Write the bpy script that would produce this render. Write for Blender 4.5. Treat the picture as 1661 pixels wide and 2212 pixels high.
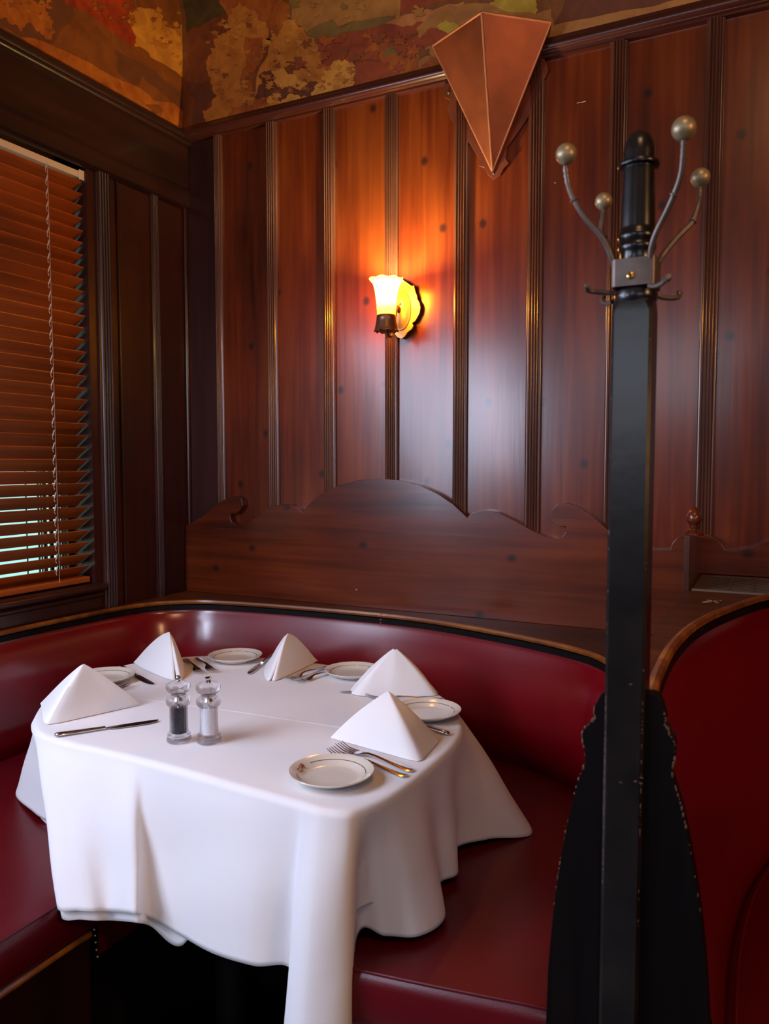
import bpy, bmesh, math, random
from math import sin, cos, pi, radians, sqrt, atan2
from mathutils import Vector, Matrix

for o in list(bpy.data.objects):
    bpy.data.objects.remove(o)
sc = bpy.context.scene
C = sc.collection
random.seed(7)

# ---------------------------------------------------------------- camera
F_PX = 1695.0
PITCH = radians(3.62)
YAW = radians(26.65)
CAM = Vector((1.955, -2.28, 1.35))
cd = bpy.data.cameras.new('camera')
cd.sensor_fit = 'HORIZONTAL'
cd.sensor_width = 36.0
cd.lens = 36.0 * F_PX / 1661.0
cd.clip_start = 0.02
cd.clip_end = 60
cam = bpy.data.objects.new('camera', cd)
C.objects.link(cam)
cam.location = CAM
cam.rotation_euler = (pi / 2 - PITCH, 0, YAW)
sc.camera = cam
cd.dof.use_dof = True
cd.dof.focus_distance = 2.1
cd.dof.aperture_fstop = 9.0

# ---------------------------------------------------------------- world: daylight outside the windows
w = bpy.data.worlds.new('daylight')
sc.world = w
w.use_nodes = True
bg = w.node_tree.nodes['Background']
_tc = w.node_tree.nodes.new('ShaderNodeTexCoord')
_sx = w.node_tree.nodes.new('ShaderNodeSeparateXYZ')
_rp = w.node_tree.nodes.new('ShaderNodeValToRGB')
_rp.color_ramp.elements[0].position = 0.36
_rp.color_ramp.elements[0].color = (0.03, 0.035, 0.035, 1)
_rp.color_ramp.elements[1].position = 0.40
_rp.color_ramp.elements[1].color = (0.50, 0.98, 0.90, 1)
_m = w.node_tree.nodes.new('ShaderNodeMath')
_m.operation = 'MULTIPLY_ADD'
_m.inputs[1].default_value = 0.5
_m.inputs[2].default_value = 0.5
w.node_tree.links.new(_tc.outputs['Generated'], _sx.inputs[0])
w.node_tree.links.new(_sx.outputs['Z'], _m.inputs[0])
w.node_tree.links.new(_m.outputs[0], _rp.inputs[0])
w.node_tree.links.new(_rp.outputs[0], bg.inputs[0])
bg.inputs[1].default_value = 1.0

def area(name, loc, target, sx, sy, power, col, spread=180):
    l = bpy.data.lights.new(name, 'AREA')
    l.shape = 'RECTANGLE'
    l.size, l.size_y = sx, sy
    l.energy = power
    l.color = col
    l.spread = radians(spread)
    o = bpy.data.objects.new(name, l)
    C.objects.link(o)
    o.location = loc
    d = Vector(target) - Vector(loc)
    o.rotation_euler = d.to_track_quat('-Z', 'Y').to_euler()
    return o

COOL = (0.69, 0.76, 1.0)
# clear window of the left wall, nearer than the blinds; street windows behind the camera
area('window_daylight', (0.05, -1.85, 1.53), (1.2, -1.25, 0.8), 1.1, 1.05, 42, COOL, 160)
area('window_daylight', (0.05, -3.25, 1.60), (2.0, -2.2, 1.2), 0.6, 0.6, 24, COOL)
area('street_window_daylight', (3.9, -6.4, 1.65), (1.0, 0.0, 1.0), 3.2, 1.2, 42, (0.76, 0.82, 1.0))
area('street_window_daylight', (0.95, -6.4, 2.30), (1.2, 0.0, 1.0), 1.2, 0.8, 17, (0.76, 0.84, 1.0))
area('ceiling_lamp_light', (2.3, -2.6, 3.25), (2.0, -2.0, 0), 0.5, 0.5, 15, (1.0, 0.56, 0.26))
area('warm_fill_light', (3.6, -1.9, 1.95), (0.2, -1.0, 1.6), 0.2, 0.2, 12, (1.0, 0.52, 0.22))  # unseen warm light added to brighten the blinds and the right booth

v = sc.view_settings
v.view_transform = 'Standard'
v.look = 'None'
v.exposure = 0.0
v.gamma = 1.0
v.use_curve_mapping = False

# ---------------------------------------------------------------- helpers
FW = Vector((-sin(YAW) * cos(PITCH), cos(YAW) * cos(PITCH), -sin(PITCH)))
RT = Vector((cos(YAW), sin(YAW), 0))
UP = RT.cross(FW)

def at(x, y, ax, val):
    """the point of the plane axis=val that the photograph shows at pixel x, y"""
    d = FW * F_PX + RT * (x - 830.5) - UP * (y - 1106)
    t = (val - CAM[ax]) / d[ax]
    return CAM + d * t

def lin(c):
    return tuple((x / 12.92 if x <= 0.04045 else ((x + 0.055) / 1.055) ** 2.4) for x in c)

def rgb(r, g, b):
    return lin((r / 255, g / 255, b / 255)) + (1,)

def new_mat(name):
    m = bpy.data.materials.new(name)
    m.use_nodes = True
    nt = m.node_tree
    return m, nt, nt.nodes['Principled BSDF']

def N(nt, t, **k):
    n = nt.nodes.new(t)
    for a, b in k.items():
        setattr(n, a, b)
    return n

def simple(name, col, rough=0.5, metal=0.0, noise=0.0, nscale=30, bump=0.0, coat=0.0, spec=0.5, bscale=None):
    m, nt, b = new_mat(name)
    b.inputs['Roughness'].default_value = rough
    b.inputs['Metallic'].default_value = metal
    b.inputs['Specular IOR Level'].default_value = spec
    b.inputs['Coat Weight'].default_value = coat
    b.inputs['Coat Roughness'].default_value = 0.15
    tc = N(nt, 'ShaderNodeTexCoord')
    nz = N(nt, 'ShaderNodeTexNoise')
    nz.inputs['Scale'].default_value = nscale
    nz.inputs['Detail'].default_value = 4
    nt.links.new(tc.outputs['Object'], nz.inputs['Vector'])
    rp = N(nt, 'ShaderNodeValToRGB')
    rp.color_ramp.elements[0].position = 0.3
    rp.color_ramp.elements[1].position = 0.7
    rp.color_ramp.elements[0].color = tuple(c * (1 - noise) for c in col[:3]) + (1,)
    rp.color_ramp.elements[1].color = tuple(min(1, c * (1 + noise)) for c in col[:3]) + (1,)
    nt.links.new(nz.outputs['Fac'], rp.inputs[0])
    nt.links.new(rp.outputs[0], b.inputs['Base Color'])
    if bump:
        n2 = N(nt, 'ShaderNodeTexNoise')
        n2.inputs['Scale'].default_value = bscale or nscale
        n2.inputs['Detail'].default_value = 5
        nt.links.new(tc.outputs['Object'], n2.inputs['Vector'])
        bp = N(nt, 'ShaderNodeBump')
        bp.inputs['Strength'].default_value = bump
        bp.inputs['Distance'].default_value = 0.002
        nt.links.new(n2.outputs['Fac'], bp.inputs['Height'])
        nt.links.new(bp.outputs[0], b.inputs['Normal'])
    return m

def wood(name, dark, mid, light, axis='Z', rough=0.33, knots=True, plank=None, bump=0.25, coat=0.25, fine=1.0, spec=0.5):
    """varnished timber: grain stretched along one axis, blotchy stain, small knots"""
    m, nt, b = new_mat(name)
    L = nt.links.new
    tc = N(nt, 'ShaderNodeTexCoord')
    mp = N(nt, 'ShaderNodeMapping')
    s = {'Z': (38, 38, 1.6), 'X': (1.6, 38, 38), 'Y': (38, 1.6, 38)}[axis]
    mp.inputs['Scale'].default_value = tuple(q * fine for q in s)
    L(tc.outputs['Object'], mp.inputs['Vector'])
    g = N(nt, 'ShaderNodeTexNoise')
    g.inputs['Scale'].default_value = 1.0
    g.inputs['Detail'].default_value = 6
    g.inputs['Distortion'].default_value = 0.6
    L(mp.outputs[0], g.inputs['Vector'])
    mp2 = N(nt, 'ShaderNodeMapping')
    s2 = {'Z': (6, 6, 1.6), 'X': (1.6, 6, 6), 'Y': (6, 1.6, 6)}[axis]
    mp2.inputs['Scale'].default_value = s2
    L(tc.outputs['Object'], mp2.inputs['Vector'])
    bl = N(nt, 'ShaderNodeTexNoise')
    bl.inputs['Scale'].default_value = 1.0
    bl.inputs['Detail'].default_value = 3
    L(mp2.outputs[0], bl.inputs['Vector'])
    ad = N(nt, 'ShaderNodeMath', operation='MULTIPLY')
    ad.inputs[1].default_value = 0.45
    L(g.outputs['Fac'], ad.inputs[0])
    ad2 = N(nt, 'ShaderNodeMath', operation='MULTIPLY_ADD')
    ad2.inputs[1].default_value = 0.62
    L(bl.outputs['Fac'], ad2.inputs[0])
    L(ad.outputs[0], ad2.inputs[2])
    fac = ad2.outputs[0]
    if plank:
        sx = N(nt, 'ShaderNodeSeparateXYZ')
        L(tc.outputs['Object'], sx.inputs[0])
        q = N(nt, 'ShaderNodeMath', operation='MULTIPLY_ADD')
        q.inputs[1].default_value = 1 / plank[0]
        q.inputs[2].default_value = -plank[1] / plank[0]
        L(sx.outputs['X'], q.inputs[0])
        fl = N(nt, 'ShaderNodeMath', operation='FLOOR')
        L(q.outputs[0], fl.inputs[0])
        wn = N(nt, 'ShaderNodeTexWhiteNoise', noise_dimensions='1D')
        L(fl.outputs[0], wn.inputs['W'])
        q2 = N(nt, 'ShaderNodeMath', operation='MULTIPLY_ADD')
        q2.inputs[1].default_value = 0.14
        L(wn.outputs['Value'], q2.inputs[0])
        q3 = N(nt, 'ShaderNodeMath', operation='SUBTRACT')
        q3.inputs[1].default_value = 0.07
        L(fac, q3.inputs[0])
        L(q3.outputs[0], q2.inputs[2])
        fac = q2.outputs[0]
    rp = N(nt, 'ShaderNodeValToRGB')
    e = rp.color_ramp.elements
    e[0].position = 0.30
    e[0].color = dark
    e[1].position = 0.78
    e[1].color = light
    k = e.new(0.54)
    k.color = mid
    L(fac, rp.inputs[0])
    col = rp.outputs[0]
    if knots:
        vo = N(nt, 'ShaderNodeTexVoronoi', voronoi_dimensions='2D')
        sk = N(nt, 'ShaderNodeSeparateXYZ')
        L(tc.outputs['Object'], sk.inputs[0])
        ck = N(nt, 'ShaderNodeCombineXYZ')
        L(sk.outputs['X'], ck.inputs['X'])
        L(sk.outputs['Z'], ck.inputs['Y'])
        wk = N(nt, 'ShaderNodeVectorMath', operation='MULTIPLY')
        wk.inputs[1].default_value = (3.9, 3.3, 1) if axis == 'Z' else (3.0, 4.0, 1)
        L(ck.outputs[0], wk.inputs[0])
        vo.inputs['Scale'].default_value = 1.0
        L(wk.outputs[0], vo.inputs['Vector'])
        r2 = N(nt, 'ShaderNodeValToRGB')
        r2.color_ramp.elements[0].position = 0.022
        r2.color_ramp.elements[0].color = (1, 1, 1, 1)
        r2.color_ramp.elements[1].position = 0.062
        r2.color_ramp.elements[1].color = (0, 0, 0, 1)
        L(vo.outputs['Distance'], r2.inputs[0])
        km = N(nt, 'ShaderNodeMath', operation='MULTIPLY')
        km.inputs[1].default_value = 0.8
        L(r2.outputs[0], km.inputs[0])
        mx = N(nt, 'ShaderNodeMix', data_type='RGBA')
        L(km.outputs[0], mx.inputs[0])
        L(col, mx.inputs[6])
        mx.inputs[7].default_value = rgb(30, 20, 20)
        col = mx.outputs[2]
    L(col, b.inputs['Base Color'])
    b.inputs['Roughness'].default_value = rough
    b.inputs['Specular IOR Level'].default_value = spec
    b.inputs['Coat Weight'].default_value = coat
    b.inputs['Coat Roughness'].default_value = 0.14
    if bump:
        bp = N(nt, 'ShaderNodeBump')
        bp.inputs['Strength'].default_value = bump
        bp.inputs['Distance'].default_value = 0.0015
        L(ad2.outputs[0], bp.inputs['Height'])
        L(bp.outputs[0], b.inputs['Normal'])
        L(bp.outputs[0], b.inputs['Coat Normal'])
    return m

# ---------------------------------------------------------------- materials
M = {}
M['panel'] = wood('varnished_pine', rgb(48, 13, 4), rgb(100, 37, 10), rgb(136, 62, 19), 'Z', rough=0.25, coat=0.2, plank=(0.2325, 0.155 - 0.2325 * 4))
M['board'] = wood('varnished_pine_board', rgb(46, 14, 5), rgb(92, 35, 10), rgb(122, 54, 18), 'X', rough=0.25, coat=0.2)
M['batten'] = wood('batten_wood', rgb(46, 22, 15), rgb(86, 46, 32), rgb(120, 72, 52), 'Z', rough=0.30, knots=False, coat=0.4)
M['crown'] = wood('crown_wood', rgb(38, 14, 11), rgb(70, 28, 20), rgb(94, 44, 30), 'X', rough=0.28, knots=False, coat=0.4)
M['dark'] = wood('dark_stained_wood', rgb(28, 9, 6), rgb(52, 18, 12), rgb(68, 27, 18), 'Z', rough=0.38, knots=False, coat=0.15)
M['darkh'] = wood('dark_stained_rail', rgb(24, 9, 7), rgb(48, 19, 13), rgb(66, 30, 20), 'Y', rough=0.38, knots=False, coat=0.15)
M['ledge'] = wood('ledge_wood', rgb(40, 18, 7), rgb(76, 36, 13), rgb(106, 54, 20), 'X', rough=0.5, knots=False, coat=0.0, spec=0.3)
M['rim'] = wood('worn_rim_wood', rgb(50, 24, 8), rgb(128, 70, 22), rgb(190, 124, 46), 'X', rough=0.35, knots=False, fine=0.6)
M['slat'] = wood('blind_slat_wood', rgb(116, 52, 14), rgb(176, 88, 28), rgb(210, 118, 44), 'Y', rough=0.42, knots=False, coat=0.0, bump=0.1)
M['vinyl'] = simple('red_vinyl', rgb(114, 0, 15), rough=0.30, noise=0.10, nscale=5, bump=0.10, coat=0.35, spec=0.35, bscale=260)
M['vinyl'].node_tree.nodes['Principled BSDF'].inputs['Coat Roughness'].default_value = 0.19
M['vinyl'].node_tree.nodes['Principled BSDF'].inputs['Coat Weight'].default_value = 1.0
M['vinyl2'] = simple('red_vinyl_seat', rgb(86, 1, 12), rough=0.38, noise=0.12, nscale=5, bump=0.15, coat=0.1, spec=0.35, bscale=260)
M['black'] = simple('black_lacquer', rgb(24, 20, 19), rough=0.27, noise=0.5, nscale=14, bump=0.12, coat=0.0, bscale=40)
M['blackwood'] = wood('blackened_wood', rgb(8, 6, 7), rgb(17, 12, 13), rgb(34, 20, 17), 'Z', rough=0.45, knots=False, coat=0.0, spec=0.12)
M['wear_glint'] = simple('worn_edge_and_glint', rgb(92, 62, 40), rough=0.5, noise=0.5, nscale=80)
M['iron'] = simple('dull_steel', rgb(104, 92, 86), rough=0.42, metal=0.6, noise=0.2, nscale=40)
M['brassball'] = simple('aged_brass', rgb(160, 142, 108), rough=0.42, metal=0.55, noise=0.25, nscale=60, bump=0.15)
M['brass'] = simple('brass', rgb(190, 150, 80), rough=0.3, metal=0.9)
M['copper'] = simple('copper', rgb(138, 70, 43), rough=0.38, metal=0.55, noise=0.3, nscale=9, bump=0.1, bscale=16)
M['copper_edge'] = simple('copper_edge', rgb(196, 124, 88), rough=0.35, metal=0.5, noise=0.2, nscale=20)
M['bronze'] = simple('sconce_bronze', rgb(130, 92, 66), rough=0.38, metal=0.75, noise=0.2, nscale=50)
M['plate_brass'] = simple('sconce_plate', rgb(206, 168, 110), rough=0.4, metal=0.5, noise=0.15, nscale=40)
M['steel'] = simple('polished_steel', rgb(205, 203, 205), rough=0.17, metal=1.0, noise=0.04)
M['china'] = simple('cream_china', rgb(226, 216, 200), rough=0.16, noise=0.015, coat=0.5)
M['line'] = simple('plate_line', rgb(92, 72, 62), rough=0.3)
M['script'] = simple('plate_script', rgb(150, 78, 60), rough=0.3)
M['pepper'] = simple('peppercorns', rgb(44, 40, 46), rough=0.7, noise=0.8, nscale=420, bump=0.8)
M['salt'] = simple('salt', rgb(232, 232, 236), rough=0.8, noise=0.05, nscale=400)
M['plaster'] = simple('plaster', rgb(120, 84, 46), rough=0.8, noise=0.1)
M['roomwall'] = simple('room_wall', rgb(92, 58, 38), rough=0.7, noise=0.2, nscale=2)
M['ceil'] = simple('ceiling_paint', rgb(120, 92, 66), rough=0.8, noise=0.1)
M['floor'] = wood('dark_floor', rgb(12, 7, 5), rgb(26, 15, 10), rgb(38, 22, 14), 'Y', rough=0.4, knots=False)
M['white'] = simple('white_paint', rgb(240, 216, 192), rough=0.5)
M['cord'] = simple('blind_cord', rgb(214, 200, 190), rough=0.7)
M['vent'] = simple('vent_metal', rgb(104, 82, 66), rough=0.5, metal=0.3)
M['hole'] = simple('vent_dark', rgb(14, 9, 7), rough=0.9)
M['nail'] = simple('nickel_nail', rgb(170, 160, 150), rough=0.25, metal=1.0)
M['sash'] = simple('white_sash', rgb(214, 200, 206), rough=0.5)
M['chip'] = simple('bare_chip', rgb(206, 180, 160), rough=0.7)
M['crackdark'] = simple('crack', rgb(40, 26, 16), rough=0.9)

def cloth_mat(name, col, sc_=900):
    m, nt, b = new_mat(name)
    L = nt.links.new
    b.inputs['Base Color'].default_value = col
    b.inputs['Roughness'].default_value = 0.85
    b.inputs['Sheen Weight'].default_value = 0.15
    b.inputs['Specular IOR Level'].default_value = 0.2
    tc = N(nt, 'ShaderNodeTexCoord')
    a = N(nt, 'ShaderNodeTexNoise')
    a.inputs['Scale'].default_value = sc_
    a.inputs['Detail'].default_value = 2
    L(tc.outputs['Object'], a.inputs['Vector'])
    c = N(nt, 'ShaderNodeTexNoise')
    c.inputs['Scale'].default_value = 9
    c.inputs['Detail'].default_value = 3
    L(tc.outputs['Object'], c.inputs['Vector'])
    b1 = N(nt, 'ShaderNodeBump')
    b1.inputs['Strength'].default_value = 0.25
    b1.inputs['Distance'].default_value = 0.0006
    L(a.outputs['Fac'], b1.inputs['Height'])
    b2 = N(nt, 'ShaderNodeBump')
    b2.inputs['Strength'].default_value = 0.35
    b2.inputs['Distance'].default_value = 0.006
    L(c.outputs['Fac'], b2.inputs['Height'])
    L(b1.outputs[0], b2.inputs['Normal'])
    L(b2.outputs[0], b.inputs['Normal'])
    return m
M['cloth'] = cloth_mat('white_linen', rgb(232, 230, 232))
M['napkin'] = cloth_mat('napkin_linen', rgb(240, 238, 238))

def glass_mat(name, col=(1, 1, 1, 1), rough=0.0, ior=1.45):
    m, nt, b = new_mat(name)
    b.inputs['Base Color'].default_value = col
    b.inputs['Roughness'].default_value = rough
    b.inputs['Transmission Weight'].default_value = 1.0
    b.inputs['IOR'].default_value = ior
    nz = N(nt, 'ShaderNodeTexNoise')
    nz.inputs['Scale'].default_value = 50
    bp = N(nt, 'ShaderNodeBump')
    bp.inputs['Strength'].default_value = 0.02
    nt.links.new(nz.outputs['Fac'], bp.inputs['Height'])
    nt.links.new(bp.outputs[0], b.inputs['Normal'])
    return m
M['acrylic'] = glass_mat('clear_acrylic', (0.98, 0.97, 1.0, 1), 0.01, 1.35)
_nt = M['acrylic'].node_tree
_tp = N(_nt, 'ShaderNodeBsdfTransparent')
_mx = N(_nt, 'ShaderNodeMixShader')
_mx.inputs[0].default_value = 0.45
_nt.links.new(_nt.nodes['Principled BSDF'].outputs[0], _mx.inputs[1])
_nt.links.new(_tp.outputs[0], _mx.inputs[2])
_nt.links.new(_mx.outputs[0], _nt.nodes['Material Output'].inputs[0])
M['pane'] = glass_mat('window_glass', (1, 1, 1, 1), 0.0, 1.02)

def shade_mat():
    m, nt, b = new_mat('amber_glass_shade')
    L = nt.links.new
    tr = N(nt, 'ShaderNodeBsdfTranslucent')
    tr.inputs[0].default_value = (1.0, 0.60, 0.20, 1)
    tp = N(nt, 'ShaderNodeBsdfTransparent')
    tp.inputs[0].default_value = (1.0, 0.70, 0.26, 1)
    nz = N(nt, 'ShaderNodeTexNoise')
    nz.inputs['Scale'].default_value = 60
    rp = N(nt, 'ShaderNodeValToRGB')
    rp.color_ramp.elements[0].color = (0.40, 0.40, 0.40, 1)
    rp.color_ramp.elements[1].color = (0.58, 0.58, 0.58, 1)
    L(nz.outputs['Fac'], rp.inputs[0])
    mx = N(nt, 'ShaderNodeMixShader')
    L(rp.outputs[0], mx.inputs[0])
    L(tr.outputs[0], mx.inputs[1])
    L(tp.outputs[0], mx.inputs[2])
    m2 = N(nt, 'ShaderNodeMixShader')
    m2.inputs[0].default_value = 0.15
    L(mx.outputs[0], m2.inputs[1])
    b.inputs['Base Color'].default_value = (0.9, 0.6, 0.25, 1)
    b.inputs['Roughness'].default_value = 0.15
    L(b.outputs[0], m2.inputs[2])
    L(m2.outputs[0], nt.nodes['Material Output'].inputs[0])
    return m
M['shade'] = shade_mat()

def emis(name, col, s):
    m, nt, b = new_mat(name)
    b.inputs['Base Color'].default_value = col
    b.inputs['Emission Color'].default_value = col
    b.inputs['Emission Strength'].default_value = s
    return m
M['bulb'] = emis('glowing_bulb', (1.0, 0.55, 0.16, 1), 22)

def paint(name, c, var=0.22, streak=None):
    """painted paper of the mural: one pigment, mottled by brushwork"""
    m, nt, b = new_mat(name)
    L = nt.links.new
    b.inputs['Roughness'].default_value = 0.55
    tc = N(nt, 'ShaderNodeTexCoord')
    mp = N(nt, 'ShaderNodeMapping')
    mp.inputs['Scale'].default_value = streak or (1, 1, 1)
    L(tc.outputs['Object'], mp.inputs['Vector'])
    a = N(nt, 'ShaderNodeTexNoise')
    a.inputs['Scale'].default_value = 14
    a.inputs['Detail'].default_value = 7
    a.inputs['Roughness'].default_value = 0.62
    a.inputs['Distortion'].default_value = 0.8
    L(mp.outputs[0], a.inputs['Vector'])
    rp = N(nt, 'ShaderNodeValToRGB')
    rp.color_ramp.elements[0].position = 0.36
    rp.color_ramp.elements[1].position = 0.66
    rp.color_ramp.elements[0].color = (c[0] * (1 - var), c[1] * (1 - 1.3 * var), c[2] * (1 - 1.3 * var), 1)
    rp.color_ramp.elements[1].color = (c[0] * (1 + var), c[1] * (1 + 1.3 * var), c[2] * (1 + var), 1)
    L(a.outputs['Fac'], rp.inputs[0])
    L(rp.outputs[0], b.inputs['Base Color'])
    return m

# ---------------------------------------------------------------- mesh tools
def cr(pts, n=8, closed=False):
    """Catmull-Rom through the points"""
    P = [Vector(p) for p in pts]
    out = []
    L = len(P)
    rng = range(L) if closed else range(L - 1)
    for i in rng:
        if closed:
            a, b, c, d = P[(i - 1) % L], P[i], P[(i + 1) % L], P[(i + 2) % L]
        else:
            a = P[i - 1] if i > 0 else P[0] * 2 - P[1]
            b, c = P[i], P[i + 1]
            d = P[i + 2] if i + 2 < L else P[-1] * 2 - P[-2]
        for k in range(n):
            t = k / n
            out.append(0.5 * ((2 * b) + (c - a) * t + (2 * a - 5 * b + 4 * c - d) * t * t + (3 * b - a - 3 * c + d) * t ** 3))
    if not closed:
        out.append(P[-1])
    return out

def resample(pts, n):
    P = [Vector(p) for p in pts]
    d = [0]
    for i in range(1, len(P)):
        d.append(d[-1] + (P[i] - P[i - 1]).length)
    out = []
    j = 0
    for k in range(n):
        s = d[-1] * k / (n - 1)
        while j < len(P) - 2 and d[j + 1] < s:
            j += 1
        t = (s - d[j]) / max(1e-9, d[j + 1] - d[j])
        out.append(P[j].lerp(P[j + 1], min(1, max(0, t))))
    return out

def box(bm, x0, x1, y0, y1, z0, z1):
    vs = [bm.verts.new((x, y, z)) for x in (x0, x1) for y in (y0, y1) for z in (z0, z1)]
    for f in ((0, 1, 3, 2), (4, 6, 7, 5), (0, 4, 5, 1), (2, 3, 7, 6), (0, 2, 6, 4), (1, 5, 7, 3)):
        bm.faces.new([vs[i] for i in f])

def grid(bm, rows, closed=False, mat=0):
    V = [[bm.verts.new(p) for p in r] for r in rows]
    n = len(rows[0])
    for i in range(len(V) - 1):
        for j in range(n if closed else n - 1):
            k = (j + 1) % n
            try:
                f = bm.faces.new((V[i][j], V[i][k], V[i + 1][k], V[i + 1][j]))
                f.material_index = mat
            except ValueError:
                pass
    return V

def tube(bm, pts, rad, seg=10, cap=True):
    P = [Vector(p) for p in pts]
    n = len(P)
    if not isinstance(rad, (list, tuple)):
        rad = [rad] * n
    rows = []
    ref = None
    for i in range(n):
        t = (P[min(n - 1, i + 1)] - P[max(0, i - 1)]).normalized()
        if ref is None:
            ref = t.orthogonal().normalized()
        ref = (ref - t * ref.dot(t)).normalized()
        b = t.cross(ref)
        rows.append([P[i] + (ref * cos(2 * pi * k / seg) + b * sin(2 * pi * k / seg)) * rad[i] for k in range(seg)])
    V = grid(bm, rows, True)
    if cap:
        bm.faces.new(V[0][::-1])
        bm.faces.new(V[-1])

def lathe(bm, prof, c=(0, 0, 0), seg=32, fn=None):
    rows = []
    for r, z in prof:
        rows.append([Vector((c[0] + max(r, 1e-5) * cos(2 * pi * k / seg), c[1] + max(r, 1e-5) * sin(2 * pi * k / seg), c[2] + z)) for k in range(seg)])
    if fn:
        rows = [[fn(p) for p in r] for r in rows]
    grid(bm, rows, True)

def sphere(bm, c, r, seg=20, sx=1, sy=1, sz=1):
    pr = [(r * sin(pi * i / seg), -r * cos(pi * i / seg)) for i in range(seg + 1)]
    lathe(bm, [(a * sx, b * sz) for a, b in pr], c, seg * 2 if seg > 8 else 12)

def poly_extrude(bm, pts, d):
    """closed outline (3D, planar) given a thickness d"""
    d = Vector(d)
    a = [bm.verts.new(p) for p in pts]
    b = [bm.verts.new(Vector(p) + d) for p in pts]
    n = len(a)
    f1 = bm.faces.new(a)
    f2 = bm.faces.new(b[::-1])
    f1.normal_update(); f2.normal_update()
    for i in range(n):
        bm.faces.new((a[i], b[i], b[(i + 1) % n], a[(i + 1) % n]))
    bmesh.ops.triangulate(bm, faces=[f1, f2], ngon_method='EAR_CLIP')

def obj(name, bm, mats, parent=None, smooth=35, bevel=0.0, sub=0, solid=0.0):
    bmesh.ops.remove_doubles(bm, verts=bm.verts, dist=1e-6)
    bmesh.ops.recalc_face_normals(bm, faces=bm.faces)
    me = bpy.data.meshes.new(name)
    bm.to_mesh(me)
    bm.free()
    for m in (mats if isinstance(mats, (list, tuple)) else [mats]):
        me.materials.append(m)
    o = bpy.data.objects.new(name, me)
    C.objects.link(o)
    if parent:
        o.parent = parent
    if smooth:
        for p in me.polygons:
            p.use_smooth = True
        try:
            me.set_sharp_from_angle(angle=radians(smooth))
        except Exception:
            pass
    if solid:
        s = o.modifiers.new('thickness', 'SOLIDIFY')
        s.thickness = solid
        s.offset = 0
    if bevel:
        b = o.modifiers.new('bevel', 'BEVEL')
        b.width = bevel
        b.segments = 3
        b.limit_method = 'ANGLE'
        b.angle_limit = radians(40)
        b.harden_normals = True
    if sub:
        s = o.modifiers.new('subdivision', 'SUBSURF')
        s.levels = s.render_levels = sub
    return o

def thing(name, label, cat, loc=(0, 0, 0), rz=0, group=None):
    o = bpy.data.objects.new(name, None)
    o.empty_display_size = 0.05
    C.objects.link(o)
    o.location = loc
    o.rotation_euler = (0, 0, rz)
    return tag(o, label, cat, group)

def tag(o, label, cat, group=None):
    o['label'] = label
    o['category'] = cat
    if group:
        o['group'] = group
    return o

def struct(name, bm, m, parent=None, **k):
    o = obj(name, bm, m, parent, **k)
    if parent is None:
        o['kind'] = 'structure'
    return o

def at_world(o, parent):
    """parent a mesh whose vertices are in world coordinates"""
    o.parent = parent
    o.matrix_parent_inverse = Matrix.Translation(parent.location).inverted() if parent.rotation_euler.z == 0 else (Matrix.Translation(parent.location) @ Matrix.Rotation(parent.rotation_euler.z, 4, 'Z')).inverted()
    return o

B = bmesh.new

# ================================================================ ROOM
XR, YF, ZC = 6.2, -6.6, 3.4
bm = B(); box(bm, -0.3, XR, YF, 0.3, -0.1, 0); struct('floor', bm, M['floor'], smooth=0)
bm = B(); box(bm, -0.3, XR, YF, 0.3, ZC, ZC + 0.1); struct('ceiling', bm, M['ceil'], smooth=0)
bm = B(); box(bm, XR, XR + 0.1, YF, 0.3, 0, ZC); struct('wall_right', bm, M['roomwall'], smooth=0)
bm = B(); box(bm, -0.3, XR, YF - 0.1, YF, 0, ZC); struct('wall_front', bm, M['roomwall'], smooth=0)

# back wall: boarded below the picture rail, painted paper above
Z_R0, Z_R1 = 2.494, 2.545
wall_back = None
bm = B(); box(bm, -0.3, XR, 0.0, 0.12, 0, ZC)
wall_back = struct('wall_back', bm, M['panel'], smooth=0)

# left wall with the window opening
WY0, WY1, WZ0, WZ1 = -1.14, -0.458, 0.955, 2.30
bm = B()
box(bm, -0.126, 0, WY1, 0.0, 0, ZC)
box(bm, -0.126, 0, YF, WY0, 0, ZC)
box(bm, -0.126, 0, WY0, WY1, 0, WZ0)
box(bm, -0.126, 0, WY0, WY1, WZ1, ZC)
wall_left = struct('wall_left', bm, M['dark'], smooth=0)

# ---- mural paper: outlines traced on the wall planes, each a patch of one pigment
COL = {
    'base': paint('mural_ground', rgb(135, 79, 33)[:3]),
    'tan': paint('mural_tan', rgb(176, 117, 54)[:3], 0.16),
    'olive': paint('mural_olive', rgb(135, 103, 46)[:3], 0.2),
    'green': paint('mural_green', rgb(88, 65, 23)[:3], 0.25),
    'rust': paint('mural_rust', rgb(158, 70, 33)[:3], 0.25),
    'orange': paint('mural_orange', rgb(174, 88, 25)[:3], 0.3),
    'ochre': paint('mural_ochre', rgb(200, 122, 40)[:3], 0.2),
    'gold': paint('mural_gold', rgb(223, 151, 58)[:3], 0.16),
    'purple': paint('mural_purple', rgb(109, 56, 29)[:3], 0.16),
    'brown': paint('mural_brown', rgb(130, 65, 23)[:3], 0.2),
    'red': paint('mural_red', rgb(160, 50, 14)[:3], 0.35),
    'yellow': paint('mural_yellow', rgb(195, 160, 50)[:3], 0.25),
    'peach': paint('mural_peach', rgb(197, 122, 64)[:3], 0.2),
}
COL['amber'] = paint('mural_amber', rgb(182, 104, 36)[:3], 0.16)
COL['honey'] = paint('mural_honey', rgb(206, 138, 52)[:3], 0.14)
COL['ember'] = paint('mural_ember', rgb(142, 74, 30)[:3], 0.2)
CK = list(COL)

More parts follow.
